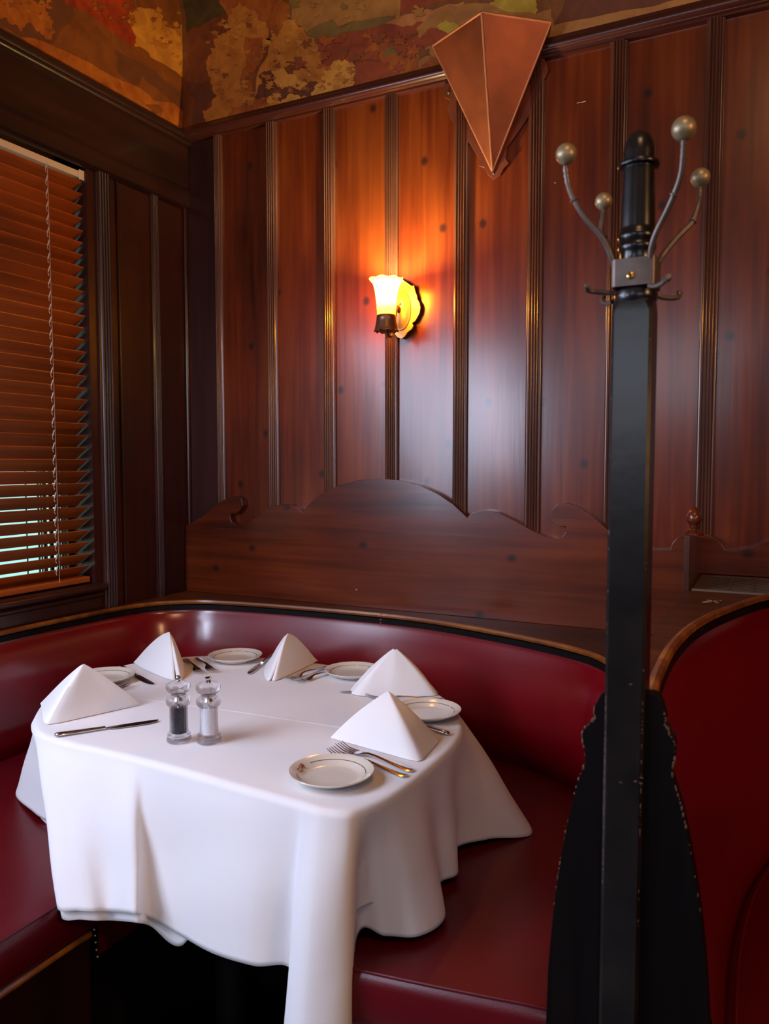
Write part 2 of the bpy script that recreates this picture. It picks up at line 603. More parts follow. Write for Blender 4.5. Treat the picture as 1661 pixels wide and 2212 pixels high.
def jag(pts, amp, it=3, seed=0):
    rnd = random.Random(seed)
    P = [Vector((p[0], p[1])) for p in pts]
    for _ in range(it):
        Q = []
        for i in range(len(P)):
            a, b = P[i], P[(i + 1) % len(P)]
            d = b - a
            nrm = Vector((-d.y, d.x))
            Q.append(a)
            if d.length > 3:
                Q.append((a + b) / 2 + nrm * rnd.uniform(-amp, amp))
        P = Q
    return P

def mural(name, ax, shapes, basepts, parent, sgn):
    bm = B()
    f = bm.faces.new([bm.verts.new(p) for p in basepts])
    f.material_index = CK.index('base')
    for k, (c, amp, pts) in enumerate(shapes):
        P = jag(pts, amp, 3, seed=k * 13 + ax) if amp else [Vector(p) for p in pts]
        off = sgn * (0.0012 + 0.00002 * k)
        vs = []
        for p in P:
            q = at(p.x, p.y, ax, off)
            if ax == 1:
                q.x = max(q.x, 0.002)
            else:
                q.y = min(q.y, -0.002)
            q.z = min(q.z, ZC - 0.01)
            if q.z < 2.53:
                q.z = 2.53
            vs.append(bm.verts.new(q))
        f = bm.faces.new(vs)
        f.material_index = CK.index(c)
        f.normal_update()
        bmesh.ops.triangulate(bm, faces=[f], ngon_method='EAR_CLIP')
    me = bpy.data.meshes.new(name)
    bm.to_mesh(me)
    bm.free()
    for c in CK:
        me.materials.append(COL[c])
    o = bpy.data.objects.new(name, me)
    C.objects.link(o)
    o.parent = parent
    return o

def q2(lst, s=3.322, ox=400, oy=0):
    return [(ox + x / s, oy + y / s) for x, y in lst]

back_shapes = [
    ('green', 0.10, q2([(20, -700), (110, -600), (330, -300), (340, 90), (200, 130), (100, 240), (10, 250)])),
    ('brown', 0.15, q2([(10, 230), (110, 190), (330, 60), (330, 620), (200, 900), (20, 960)])),
    ('purple', 0.2, q2([(0, 590), (180, 585), (235, 700), (150, 800), (130, 930), (0, 990)])),
    ('orange', 0.22, q2([(340, -300), (720, -300), (740, 160), (700, 400), (560, 560), (330, 300), (310, 120)])),
    ('tan', 0.1, q2([(720, -500), (1500, -500), (1500, 110), (1100, 190), (870, 240), (760, 140)])),
    ('olive', 0.08, q2([(870, 230), (1060, 140), (1110, 200), (1500, 112), (1500, 150), (1280, 215), (1080, 255), (990, 300), (880, 322)])),
    ('rust', 0.05, q2([(865, 300), (1080, 262), (1300, 212), (1500, 160), (1680, 140), (1830, 160), (1830, 520), (1200, 680), (900, 600)])),
    ('peach', 0.12, q2([(1440, 165), (1560, 110), (1700, 70), (2000, 10), (2000, 110), (1830, 170), (1560, 195)])),
    ('rust', 0.1, q2([(1520, 90), (1520, -200), (1900, -200), (1900, 10), (1700, 60)])),
    ('tan', 0.02, q2([(1505, -200), (1545, -200), (1540, 145), (1510, 140)])),
    ('orange', 0.3, q2([(1280, 360), (1450, 280), (1620, 300), (1760, 380), (1700, 470), (1500, 520), (1400, 430)])),
    ('olive', 0.2, q2([(1410, 400), (1450, 350), (1500, 325), (1550, 370), (1540, 405)])),
    ('ochre', 0.30, q2([(200, 260), (330, 200), (330, 60), (440, 40), (520, 120), (600, 220), (740, 140), (800, 170), (870, 250), (950, 330), (975, 450),
                       (1010, 480), (1090, 440), (1170, 440), (1205, 520), (1190, 600), (1230, 640), (1000, 720), (830, 770), (560, 830), (150, 930), (125, 790), (230, 690), (180, 590), (165, 400)])),
    ('orange', 0.12, q2([(430, 260), (560, 270), (560, 380), (530, 470), (500, 560), (490, 660), (400, 640), (400, 540), (440, 420)])),
    ('orange', 0.35, q2([(560, 700), (600, 690), (640, 780), (600, 830), (420, 860), (300, 830), (330, 760), (480, 740)])),
    ('brown', 0.35, q2([(700, 480), (760, 450), (800, 480), (770, 560), (800, 600), (720, 610), (690, 560)])),
    ('purple', 0.28, q2([(550, 520), (620, 500), (650, 580), (700, 640), (830, 640), (880, 600), (950, 590), (972, 640), (900, 700), (800, 730), (740, 690), (690, 735), (600, 690), (500, 705), (555, 600)])),
    ('gold', 0.3, q2([(975, 480), (1040, 470), (1120, 425), (1195, 470), (1200, 560), (1210, 630), (1080, 660), (910, 715), (930, 640), (970, 600)])),
    ('gold', 0.3, q2([(600, 690), (690, 735), (760, 670), (830, 730), (780, 780), (640, 800), (590, 740)])),
    ('gold', 0.3, q2([(620, 500), (700, 480), (800, 560), (870, 600), (830, 650), (740, 630), (680, 620)])),
    ('brown', 0.06, q2([(480, 560), (500, 500), (560, 400), (600, 250), (612, 180), (622, 260), (590, 400), (520, 520), (505, 660), (480, 660)])),
    ('brown', 0.04, q2([(620, 490), (680, 445), (760, 440), (850, 480), (940, 555), (850, 492), (760, 452), (690, 457)])),
    ('crack', 0, []),
    ('purple', 0.03, [(1186, 70), (1215, 20), (1235, -60), (1520, -60), (1480, -4), (1410, 16), (1300, 34), (1195, 58)]),
    ('tan', 0.02, [(1180, 90), (1188, 56), (1300, 33), (1410, 14), (1475, -6), (1540, -60), (1660, -60), (1640, 20), (1500, 40), (1180, 100)]),
    ('yellow', 0.35, [(1020, 20), (1060, 5), (1080, -30), (1180, -30), (1160, 10), (1150, 35), (1100, 32)]),
    ('tan', 0.15, [(900, 60), (1000, 10), (1060, 10), (1190, 20), (1195, 60), (960, 120), (905, 150)]),
    ('yellow', 0.3, [(940, 55), (985, 50), (1000, 62), (960, 75)]),
    ('rust', 0.15, [(880, 90), (930, 60), (975, 80), (960, 105), (900, 110)]),
    ('orange', 0.2, [(905, 150), (930, 120), (970, 125), (965, 150)]),
]
back_shapes = [s for s in back_shapes if s[0] in COL]
def leaves(out, x0, x1, y0, y1, cols_, n, rmin, rmax, seed, inside):
    rnd = random.Random(seed)
    for _ in range(n):
        x, y = rnd.uniform(x0, x1), rnd.uniform(y0, y1)
        if not inside(x, y):
            continue
        r = rnd.uniform(rmin, rmax)
        m_ = 2 * rnd.randint(4, 6)
        out.append((rnd.choice(cols_), 0.22, [(x + r * (rnd.uniform(.9, 1.6) if k % 2 else rnd.uniform(.4, .8)) * cos(2 * pi * k / m_), y + r * (rnd.uniform(.7, 1.1) if k % 2 else rnd.uniform(.3, .6)) * sin(2 * pi * k / m_)) for k in range(m_)]))
leaves(back_shapes, 440, 690, 25, 260, ['amber', 'amber', 'honey', 'ochre', 'amber', 'ember'], 150, 3, 11, 5,
       lambda x, y: ((x - 560) / 130) ** 2 + ((y - 130) / 110) ** 2 < 1)
leaves(back_shapes, 690, 760, 140, 200, ['honey', 'gold', 'amber'], 26, 3, 8, 6, lambda x, y: y < 205 - (x - 690) * 0.1)
leaves(back_shapes, 640, 930, 60, 150, ['orange', 'rust', 'rust', 'ember'], 34, 6, 18, 8, lambda x, y: y > 90 - (x - 640) * .1)
leaves(back_shapes, 620, 940, -20, 40, ['tan', 'tan', 'olive'], 14, 5, 16, 9, lambda x, y: y < 40)
mural('mural_paper', 1, back_shapes,
      [Vector((0, -0.001, 2.52)), Vector((XR, -0.001, 2.52)), Vector((XR, -0.001, ZC)), Vector((0, -0.001, ZC))], wall_back, -1)
def q3(lst):
    return [(x / 3.955, y / 3.955) for x, y in lst]
left_shapes = [
    ('purple', 0.1, q3([(-300, -600), (700, -600), (640, 120), (660, 330), (450, 380), (180, 320), (-300, 100)])),
    ('brown', 0.1, q3([(560, -300), (700, 0), (1100, 330), (1620, 700), (1600, 1120), (1250, 900), (600, 500), (450, 380), (640, 130)])),
    ('orange', 0.28, q3([(-300, -300), (200, -100), (330, 40), (380, 60), (430, 140), (440, 220), (470, 280), (440, 340), (380, 300), (300, 250), (260, 190), (180, 270), (100, 210), (0, 160), (-300, 100)])),
    ('red', 0.15, q3([(480, -200), (1120, -200), (1140, 120), (1150, 400), (1020, 320), (900, 240), (740, 100), (560, 20)])),
    ('brown', 0.25, q3([(1100, -200), (1560, -200), (1600, 250), (1560, 340), (1460, 220), (1330, 180), (1180, 60)])),
    ('ochre', 0.20, q3([(1100, 90), (1200, 60), (1380, 120), (1420, 230), (1540, 260), (1620, 300), (1610, 690), (1400, 600), (1150, 400), (1130, 250)])),
    ('green', 0.1, q3([(1560, -200), (1660, -200), (1640, 400), (1600, 280), (1540, 100)])),
    ('brown', 0.04, q3([(640, 130), (830, 230), (1150, 400), (1500, 610), (1600, 700), (1590, 790), (1200, 540), (1050, 430), (880, 410)])),
    ('purple', 0.06, q3([(980, 420), (1180, 520), (1320, 600), (1560, 800), (1560, 950), (1400, 800), (1250, 700), (1210, 640), (1180, 740), (1000, 620)])),
    ('orange', 0.05, q3([(180, 320), (300, 330), (450, 390), (650, 480), (850, 590), (980, 660), (1250, 790), (1320, 860), (1480, 880), (1565, 950), (1555, 1110), (1300, 1010), (900, 760), (600, 600), (340, 430)])),
    ('brown', 0.2, q3([(1240, 900), (1330, 890), (1400, 940), (1380, 1000), (1300, 960)])),
]
leaves(left_shapes, 0, 110, 0, 75, ['orange', 'amber', 'ember', 'orange'], 40, 3, 10, 15, lambda x, y: y < 10 + x * .6)
leaves(left_shapes, 285, 400, 20, 165, ['amber', 'ochre', 'amber', 'ember'], 60, 3, 10, 16, lambda x, y: x > 290 and y < 40 + (x - 285) * 1.1)
leaves(left_shapes, 190, 290, 0, 80, ['red', 'ember', 'ember', 'orange'], 30, 3, 9, 17, lambda x, y: y < (x - 170) * .7)
mural('mural_paper', 0, left_shapes,
      [Vector((0.001, YF, 2.52)), Vector((0.001, 0, 2.52)), Vector((0.001, 0, ZC)), Vector((0.001, YF, ZC))], wall_left, 1)
# plaster crack down the paper
bm = B()
def crack(pts, ww=0.0016):
    P = [at(x, y, 1, -0.012) for x, y in pts]
    for a, b in zip(P, P[1:]):
        d = Vector((ww, 0, 0)) if abs((b - a).z) > abs((b - a).x) else Vector((0, 0, ww))
        bm.faces.new([bm.verts.new(p) for p in (a, a + d, b + d, b)])
crack([(569, 168), (571, 190), (573, 212), (572, 246)])
o = obj('mural_crack', bm, M['crackdark'], wall_back, smooth=0)

# ---- mouldings
def moulding(path_fn, prof, s0, s1, mat, name, parent=None, n=2):
    bm = B()
    rows = []
    for i in range(n):
        s = s0 + (s1 - s0) * i / (n - 1)
        rows.append([path_fn(s, d, h) for d, h in prof])
    V = grid(bm, rows)
    bm.faces.new(V[0]); bm.faces.new(V[-1])
    return struct(name, bm, mat, parent, smooth=40)
def arcp(c, r, a0, a1, n=8):
    return [(c[0] + r * cos(radians(a0 + (a1 - a0) * i / n)), c[1] + r * sin(radians(a0 + (a1 - a0) * i / n))) for i in range(n + 1)]
crown_prof = [(0, 2.548), (0.018, 2.548), (0.020, 2.538)] + arcp((0.020, 2.522), 0.014, 80, -80, 8) + [(0.022, 2.506), (0.014, 2.503), (0.014, 2.497), (0, 2.494)]
moulding(lambda s, d, h: Vector((s, -d, h)), crown_prof, 0, XR, M['crown'], 'trim_1')
cp = [(0, 2.530), (0.026, 2.530), (0.026, 2.512), (0.022, 2.505)] + arcp((0.022, 2.494), 0.011, 80, -80, 6) + [(0.018, 2.482), (0.018, 2.334), (0.030, 2.331), (0.032, 2.322), (0.024, 2.316), (0.024, 2.272), (0.016, 2.266), (0, 2.262)]
moulding(lambda s, d, h: Vector((d, s, h)), cp, YF, 0, M['darkh'], 'trim_2')

# battens: reeded strips covering the board joints
def batten(cx, wd, z0, z1, fn, mat, parent):
    prof = [(-wd / 2, 0), (-wd / 2, 0.008), (-wd / 2 + 0.004, 0.011)]
    nre = 4
    w1 = wd - 0.012
    for i in range(nre):
        c = -w1 / 2 + w1 * (i + 0.5) / nre
        r = w1 / nre / 2
        for k in range(5):
            a = pi - pi * k / 4
            prof.append((c + r * 0.92 * cos(a), 0.011 + r * 1.25 * sin(a)))
    prof += [(wd / 2 - 0.004, 0.011), (wd / 2, 0.008), (wd / 2, 0)]
    bm = B()
    rows = [[fn(cx + a, b, z) for a, b in prof] for z in (z0, z1)]
    V = grid(bm, rows)
    bm.faces.new(V[0]); bm.faces.new(V[1])
    return obj('batten', bm, mat, parent, smooth=50)
fb = lambda a, b, z: Vector((a, -b, z))
for cx, bz in ((0.155, 1.170), (0.383, 1.165), (0.610, 1.20), (0.839, 1.26), (1.073, 1.165), (1.303, 1.11), (1.532, 1.12), (1.777, 1.12), (2.010, 1.13), (2.245, 1.08), (2.48, 1.08), (2.71, 1.08), (2.95, 1.08)):
    batten(cx, 0.045 if cx > 0.2 else 0.036, bz, 2.500, fb, M['batten'], wall_back)
fl_ = lambda a, b, z: Vector((b, a, z))
for cy in (-0.398, -0.166):
    batten(cy, 0.056 if cy < -0.3 else 0.038, 0.872, 2.275, fl_, M['dark'], wall_left)
bm = B()
tube(bm, [(0.004, -0.332, 0.872), (0.004, -0.334, 2.27)], 0.0045, 8)
tube(bm, [(0.006, -0.008, 0.872), (0.006, -0.008, 2.27)], 0.007, 8)
obj('bead', bm, M['dark'], wall_left)
bm = B(); box(bm, 0.0, 0.137, -0.0025, 0.001, 0.88, 2.495)  # dark sheet over the first plank, painting in the shade of the corner
obj('corner_shade_sheet', bm, M['dark'], wall_back, smooth=0)
# chips and scratches in the boards
bm = B()
for x, y, ww in ((1253, 222, 0.006), (1198, 396, 0.0015), (769, 1275, 0.002)):
    p = at(x, y, 1, -0.0015 if y < 1000 else -0.0315)
    for k in range(4):
        q = p + Vector((k * ww - 1.5 * ww, 0, random.uniform(-.001, .001)))
        bm.faces.new([bm.verts.new(q + Vector((a * ww, 0, b * 0.003 * random.uniform(.6, 1.2)))) for a, b in ((0, 0), (1.1, 0.2), (1, 1), (0.1, 0.8))])
obj('paint_chip', bm, M['chip'], wall_back, smooth=0)

# ================================================================ WINDOW
win = thing('window_1', '', '')
del win['label']; del win['category']
win['kind'] = 'structure'
bm = B()
xo = -0.125
box(bm, xo, xo + 0.03, WY0, WY0 + 0.05, WZ0, WZ1)
box(bm, xo, xo + 0.03, -0.475, WY1, WZ0, WZ1)
box(bm, xo, xo + 0.03, WY0 + .05, -0.475, WZ0, WZ0 + 0.03)
box(bm, xo, xo + 0.03, WY0 + .05, -0.475, WZ1 - 0.05, WZ1)
obj('window_frame', bm, M['dark'], win, bevel=0.002)
bm = B()
for px_, wd_ in ((58, 0.002), (84, 0.004), (90, 0.003), (96, 0.006), (100, 0.003), (111, 0.013), (124, 0.006), (129, 0.003), (134, 0.004), (139, 0.002)):
    yy = at(px_, 1110, 0, xo - 0.045).y
    box(bm, xo - 0.05, xo - 0.045, yy - wd_ / 2, yy + wd_ / 2, WZ0 + 0.02, WZ1 - 0.05)
obj('security_bars', bm, M['dark'], win)
bm = B()
box(bm, xo + 0.012, xo + 0.016, WY0 + .05, -0.475, WZ0 + 0.04, WZ1 - 0.05)
obj('glass_pane', bm, M['pane'], win, smooth=0)
bm = B()
box(bm, -0.11, 0.0, WY0, WY1, WZ0 - 0.002, WZ0 + 0.006)
rows = []
for s in (WY0, WY1 + 0.02):
    rows.append([Vector((d, s, h)) for d, h in [(0, WZ0 + .006), (0.02, WZ0 + .006)] + arcp((0.02, WZ0 - .006), .012, 90, -90, 8) + [(0, WZ0 - .018)]])
V = grid(bm, rows); bm.faces.new(V[0]); bm.faces.new(V[1])
rows = [[Vector((d, s, h)) for d, h in [(0, WZ0 - .018)] + arcp((0.006, WZ0 - .03), .01, 90, -90, 6) + [(0, WZ0 - .042)]] for s in (WY0, WY1 + 0.02)]
V = grid(bm, rows); bm.faces.new(V[0]); bm.faces.new(V[1])
obj('window_sill', bm, M['darkh'], win)

# venetian blind hung in the reveal
bx = -0.040
bl = thing('venetian_blind', 'wooden venetian blind with orange-brown slats hanging in the window on the left', 'window blind', (bx, (WY0 + WY1) / 2, WZ0))
BY0, BY1 = WY0 + 0.01, WY1 - 0.003
SP, SW, TH = 0.0376, 0.0635, radians(33.5)
bm = B()
zt = 2.225
zs = []
z = 1.003
while z < zt + 0.004:
    zs.append(z); z += SP
for i, z in enumerate(zs):
    rnd = random.Random(i)
    e = BY1 - rnd.uniform(0, 0.006)
    th = TH + rnd.uniform(-0.012, 0.012)
    dx, dz = cos(th) * SW / 2, sin(th) * SW / 2
    prof = []
    for t in (-1, -0.5, 0, 0.5, 1):
        bow = 0.0016 * (1 - t * t)
        prof.append((t * dx - bow * sin(th) * -1, t * dz + bow * cos(th)))
    up_ = [(a, b + 0.0012) for a, b in prof]
    dn_ = [(a, b - 0.0012) for a, b in prof][::-1]
    ring = up_ + dn_
    rows = [[Vector((bx + a, y, z + b)) for a, b in ring] for y in (BY0, e)]
    V = grid(bm, rows, True)
    bm.faces.new(V[0]); bm.faces.new(V[1])
at_world(obj('slats', bm, M['slat'], smooth=40), bl)
bm = B(); box(bm, bx - 0.022, bx + 0.026, BY0, BY1 - 0.004, 0.966, 0.985)
at_world(obj('bottom_rail', bm, M['slat'], bevel=0.003), bl)
bm = B(); box(bm, bx - 0.025, bx + 0.030, BY0, BY1 + 0.002, 2.232, 2.252)
box(bm, bx + 0.030, bx + 0.034, BY1 - 0.018, BY1 + 0.004, 2.226, 2.256)
at_world(obj('head_rail', bm, M['white'], bevel=0.002), bl)
for yy in (at(98, 700, 0, bx).y, -1.0):
    bm = B()
    dx, dz = cos(TH) * SW / 2 + 0.002, sin(TH) * SW / 2
    tube(bm, [(bx + dx, yy + 0.003, 0.98), (bx + dx, yy - 0.002, 2.24)], 0.0008, 6)
    for z in zs:
        tube(bm, [(bx + dx + 0.001, yy - 0.010, z + dz - 0.006), (bx + dx + .002, yy - 0.004, z + dz + 0.013)], 0.0017, 6)
        tube(bm, [(bx + dx + 0.001, yy - 0.011, z + dz - 0.008), (bx + dx + 0.001, yy - 0.007, z + dz - 0.016)], 0.0010, 6)
        tube(bm, [(bx - dx, yy, z - dz), (bx + dx, yy - 0.008, z + dz + 0.002)], 0.0008, 5)
    at_world(obj('ladder_cord', bm, M['cord']), bl)

# ================================================================ BOARDS, LEDGES, BOOTHS
LZ = 0.875
hb_px = [(402, 1136), (437, 1116), (455, 1101), (473, 1085), (493, 1075), (513, 1071), (522, 1078), (524, 1092), (517, 1103), (508, 1110), (498, 1109), (497, 1118), (500, 1127), (509, 1134),
         (523, 1135), (544, 1123), (562, 1109), (578, 1099), (592, 1092), (608, 1090), (628, 1091), (644, 1098), (653, 1107), (669, 1088), (697, 1065), (731, 1049), (776, 1037), (818, 1034), (861, 1037),
         (906, 1048), (946, 1067), (980, 1090), (1009, 1118), (1020, 1107), (1045, 1102), (1076, 1107), (1110, 1124), (1144, 1143), (1172, 1157), (1198, 1164), (1213, 1161), (1222, 1149), (1221, 1137), (1208, 1138),
         (1195, 1132), (1187, 1119), (1190, 1102), (1203, 1090), (1223, 1086), (1251, 1096), (1285, 1121), (1314, 1146), (1345, 1170), (1380, 1184), (1413, 1189), (1448, 1188), (1451, 1175), (1462, 1162), (1476, 1155), (1500, 1152)]
def dens(px, y):
    return [at(a, b, 1, y) for a, b in px]
P = [p for p in dens(hb_px, -0.030)]
P[0].x = 0.002
xe = P[-1].x
poly = P + [Vector((xe, -0.030, 1.052)), Vector((1.763, -0.030, 1.052)), Vector((1.763, -0.030, LZ)), Vector((0.002, -0.030, LZ))]
bm = B(); poly_extrude(bm, poly, (0, 0.0295, 0))
hb = tag(obj('carved_headboard', bm, M['board'], bevel=0.002, smooth=30), 'long brown wooden board with wavy scrolled top edge, on the wall above the left booth', 'wall board')
px2 = [(1500, 1152), (1530, 1155), (1549, 1165), (1560, 1177), (1566, 1187), (1585, 1190), (1620, 1184), (1661, 1166), (1700, 1150), (1760, 1140), (1830, 1150), (1900, 1175)]
P = dens(px2, -0.028)
poly = P + [Vector((P[-1].x, -0.028, 1.052)), Vector((P[0].x + 0.001, -0.028, 1.052))]
poly[0].x += 0.001
bm = B(); poly_extrude(bm, poly, (0, 0.0275, 0))
tag(obj('carved_headboard', bm, M['board'], bevel=0.002, smooth=30), 'short wavy-topped wooden board at the right edge, behind the brass vent grille', 'wall board')

# top line of booth one
path1 = [(0.013, -2.35), (0.013, -1.6), (0.013, -0.95), (0.014, -0.62), (0.045, -0.33), (0.145, -0.195), (0.297, -0.142), (0.645, -0.108), (0.977, -0.111), (1.297, -0.195), (1.511, -0.290), (1.607, -0.385), (1.680, -0.55), (1.712, -0.80), (1.722, -1.195)]
p1 = resample(cr([(x, y, 0) for x, y in path1], 10), 110)
def normals(P):
    out = []
    for i in range(len(P)):
        t = (P[min(len(P) - 1, i + 1)] - P[max(0, i - 1)]).normalized()
        out.append(Vector((t.y, -t.x, 0)))
    return out
n1 = normals(p1)
# check the side: the normal must point to the table
if (Vector((0.8, -0.7, 0)) - p1[55]).dot(n1[55]) < 0:
    n1 = [-a for a in n1]
def sweep(bm, P, Nn, prof, caps=True):
    rows = [[p + n * d + Vector((0, 0, z)) for d, z in prof] for p, n in zip(P, Nn)]
    V = grid(bm, rows)
    if caps:
        try:
            bm.faces.new(V[0]); bm.faces.new(V[-1])
        except ValueError:
            pass
    return V
# ledge
bm = B()
edge = [p + Vector((0, 0, LZ)) for p in p1]
outer = [Vector((1.762, -1.195, LZ)), Vector((1.762, -0.0305, LZ)), Vector((0.002, -0.0305, LZ)), Vector((0.002, -2.35, LZ))]
poly_extrude(bm, edge + outer, (0, 0, -0.022))
tag(obj('booth_ledge', bm, M['ledge'], smooth=0), 'dark brown wooden ledge behind the curved red booth, below the wavy board', 'ledge')
bm = B()
sweep(bm, p1, n1, [(-0.004, LZ + 0.001), (0.002, LZ + 0.0035), (0.007, LZ + 0.002), (0.009, LZ - 0.004), (0.007, LZ - 0.010), (0.0, LZ - 0.012)], caps=True)
rim1 = tag(obj('ledge_nosing', bm, M['rim']), 'thin rounded wooden strip with golden worn edge along the top of the left booth', 'edging')

booth = thing('curved_booth', 'horseshoe booth in glossy red vinyl, wrapped around the white-clothed table', 'booth', (0.85, -0.8, 0))
bm = B()
prof = [(0.006, LZ - 0.024), (0.004, LZ - 0.036), (0.009, LZ - 0.044), (0.018, 0.80), (0.031, 0.75), (0.038, 0.70), (0.040, 0.62), (0.034, 0.57), (0.022, 0.535), (0.008, 0.515), (0.0, 0.40)]
rows_b = []
for i, (p, n) in enumerate(zip(p1, n1)):
    k = 0.5 if p.x < 0.03 else 1.0
    rows_b.append([p + n * (d) + Vector((0, 0, z)) for d, z in prof])
grid(bm, rows_b)
at_world(obj('backrest', bm, M['vinyl'], smooth=60), booth)
bm = B()
sweep(bm, p1, n1, [(0.0, LZ - 0.012), (0.006, LZ - 0.014), (0.007, LZ - 0.030), (0.0, LZ - 0.032)])
at_world(obj('top_rail', bm, M['blackwood']), booth)
# tear at the top seam
bm = B()
pt = at(823, 1330, 1, -0.135)
for k in range(5):
    q = pt + Vector((random.uniform(-.003, .003), -0.004, -0.010 * k + 0.008))
    sphere(bm, q, 0.0035 - 0.0004 * k, 6)
at_world(obj('seam_tear', bm, simple('torn_vinyl', rgb(170, 70, 70), rough=0.5)), booth)

# seat
inner = [(0.70, -2.35), (0.70, -1.9), (0.70, -1.45), (0.70, -1.14), (0.735, -0.95), (0.82, -0.80), (0.96, -0.73), (1.10, -0.78), (1.20, -0.92), (1.24, -1.05), (1.25, -1.15)]
pin = resample(cr([(x, y, 0) for x, y in inner], 10), 110)
outr = []
for p, n in zip(p1, n1):
    q = p + n * 0.008
    q.y = max(q.y, -2.35)
    if q.x > 1.5 and q.y < -1.15:
        q = Vector((q.x, -1.15, 0))
    outr.append(q)
outr = resample([q for i, q in enumerate(outr) if i == 0 or (q - outr[i - 1]).length > 1e-5], 110)
bm = B()
prof_t = [(0.0, 0.470), (0.02, 0.4765), (0.06, 0.480), (0.2, 0.486), (0.45, 0.498), (0.7, 0.512), (0.88, 0.523), (0.96, 0.522), (1.0, 0.512)]
rows = []
for a, b in zip(pin, outr):
    rows.append([a.lerp(b, t) + Vector((0, 0, z)) for t, z in prof_t])
V = grid(bm, rows)
# front drop of the right-hand end
tail = [v.co.copy() for v in V[-1]]
nn = len(tail)
rr = [tail, [p + Vector((0, -0.006, -0.006)) for p in tail]]
for dz in (0.03, 0.06, 0.09):
    rr.append([Vector((p.x, -1.15 - 0.007, p.z - dz - (p.z - 0.47) * dz / 0.09)) for p in tail])
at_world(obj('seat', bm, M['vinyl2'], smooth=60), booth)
fas = pin + [Vector((1.25 + (1.715 - 1.25) * k / 10, -1.15, 0)) for k in range(1, 11)]
nf = normals(fas)
if nf[5].x < 0:
    nf = [-a for a in nf]
def prof_z(t):
    for (a, b_), (c, d) in zip(prof_t, prof_t[1:]):
        if t <= c:
            return b_ + (d - b_) * (t - a) / (c - a)
    return prof_t[-1][1]
zoff = [0.0] * 110 + [prof_z(k / 10) - 0.470 for k in range(1, 11)]
def fascia(prof, mat, name, P=fas, Nn=nf, Z=zoff):
    bm = B()
    rows = [[p + n * d + Vector((0, 0, z + (zo if z > 0.44 else 0))) for d, z in prof] for p, n, zo in zip(P, Nn, Z)]
    grid(bm, rows)
    return at_world(obj(name, bm, mat, smooth=60), booth)
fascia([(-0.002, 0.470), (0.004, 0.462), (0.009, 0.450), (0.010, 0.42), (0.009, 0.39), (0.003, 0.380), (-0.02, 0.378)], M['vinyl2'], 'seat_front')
bm = B()
tube(bm, [p + n * 0.001 + Vector((0, 0, 0.4705 + zo)) for p, n, zo in zip(fas, nf, zoff)], 0.0028, 8)
at_world(obj('piping', bm, M['vinyl2']), booth)
lb = [i for i, p in enumerate(fas) if p.y < -1.13 and p.x < 0.75]
fascia([(-0.002, 0.382), (0.006, 0.376), (0.006, 0.365), (0.0, 0.360), (-0.003, 0.0)], M['dark'], 'base_panel', [fas[i] for i in lb], [nf[i] for i in lb], [0] * len(lb))
rb = [i for i in range(len(fas)) if i not in lb]
fascia([(-0.05, 0.380), (-0.05, 0.0)], M['blackwood'], 'base_board', [fas[i] for i in rb], [nf[i] for i in rb], [0] * len(rb))
rs = [i for i in rb if fas[i].x < 0.745 and fas[i].y > -1.2]
Ps = [fas[i] for i in rs]
bm = B()
kk = len(Ps) - 1
grid(bm, [[p + nf[i] * d + Vector((0, 0, 0.380 + (zb - 0.380) * max(0.0, 1 - (q / kk) ** 3))) for d, zb in ((-0.004, 0.380), (0.001, 0.36), (0.0, 0.335), (-0.004, 0.31))] for q, (i, p) in enumerate(zip(rs, Ps))])
at_world(obj('skirt', bm, M['vinyl2'], smooth=60), booth)
fascia([(0.004, 0.378), (0.009, 0.375), (0.009, 0.368), (0.004, 0.365)], M['rim'], 'base_edge', [fas[i] for i in lb], [nf[i] for i in lb], [0] * len(lb))
# seams
bm = B()
a = at(1135, 1783, 2, 0.51); b = at(1232, 1784, 2, 0.52)
d = (b - a).normalized()
tube(bm, [a - d * 0.10 + Vector((0, 0, -.006)), a + Vector((0, 0, -.004)), b + Vector((0, 0, -0.003)), b + d * 0.04 + Vector((0, 0, -.003))], 0.003, 8)
at_world(obj('seam_piping', bm, M['vinyl2']), booth)
for k in range(5):
    p = at((201, 203, 204, 206, 208)[k], (2006, 2019, 2034, 2050, 2065)[k], 0, 0.703)
    bm = B()
    sphere(bm, (p.x + 0.004, p.y, p.z), 0.0042, 8)
    at_world(obj('nailhead', bm, M['nail']), booth)

# ---- booth two on the right
L2 = 1.05
path2 = [(1.812, -1.235), (1.805, -1.10), (1.804, -0.917), (1.822, -0.718), (1.867, -0.522), (1.942, -0.312), (2.05, -0.19), (2.25, -0.11), (2.60, -0.09), (3.1, -0.12)]
p2 = resample(cr([(x, y, 0) for x, y in path2], 10), 80)
n2 = normals(p2)
if n2[20].x < 0:
    n2 = [-a for a in n2]
bm = B()
edge = [p + Vector((0, 0, L2)) for p in p2]
poly_extrude(bm, edge + [Vector((3.1, -0.0285, L2)), Vector((1.766, -0.0285, L2)), Vector((1.766, -1.235, L2))], (0, 0, -0.03))
led2 = tag(obj('booth_ledge', bm, M['ledge'], smooth=0), 'higher orange-brown wooden ledge behind the right booth, holding the vent grille', 'ledge')
bm = B()
sweep(bm, p2, n2, [(-0.005, L2 + 0.001), (0.003, L2 + 0.004), (0.009, L2 + 0.001), (0.010, L2 - 0.008), (0.0, L2 - 0.012)])
tag(obj('ledge_nosing', bm, M['rim']), 'orange worn wooden strip curving along the top of the right-hand booth', 'edging')
bm = B()
box(bm, 1.7655, 1.800, -1.235, -0.0305, 0.0, L2 - 0.0305)
tag(obj('booth_partition', bm, M['dark'], smooth=0), 'dark wooden partition between the two red booths, behind the coat stand', 'partition')
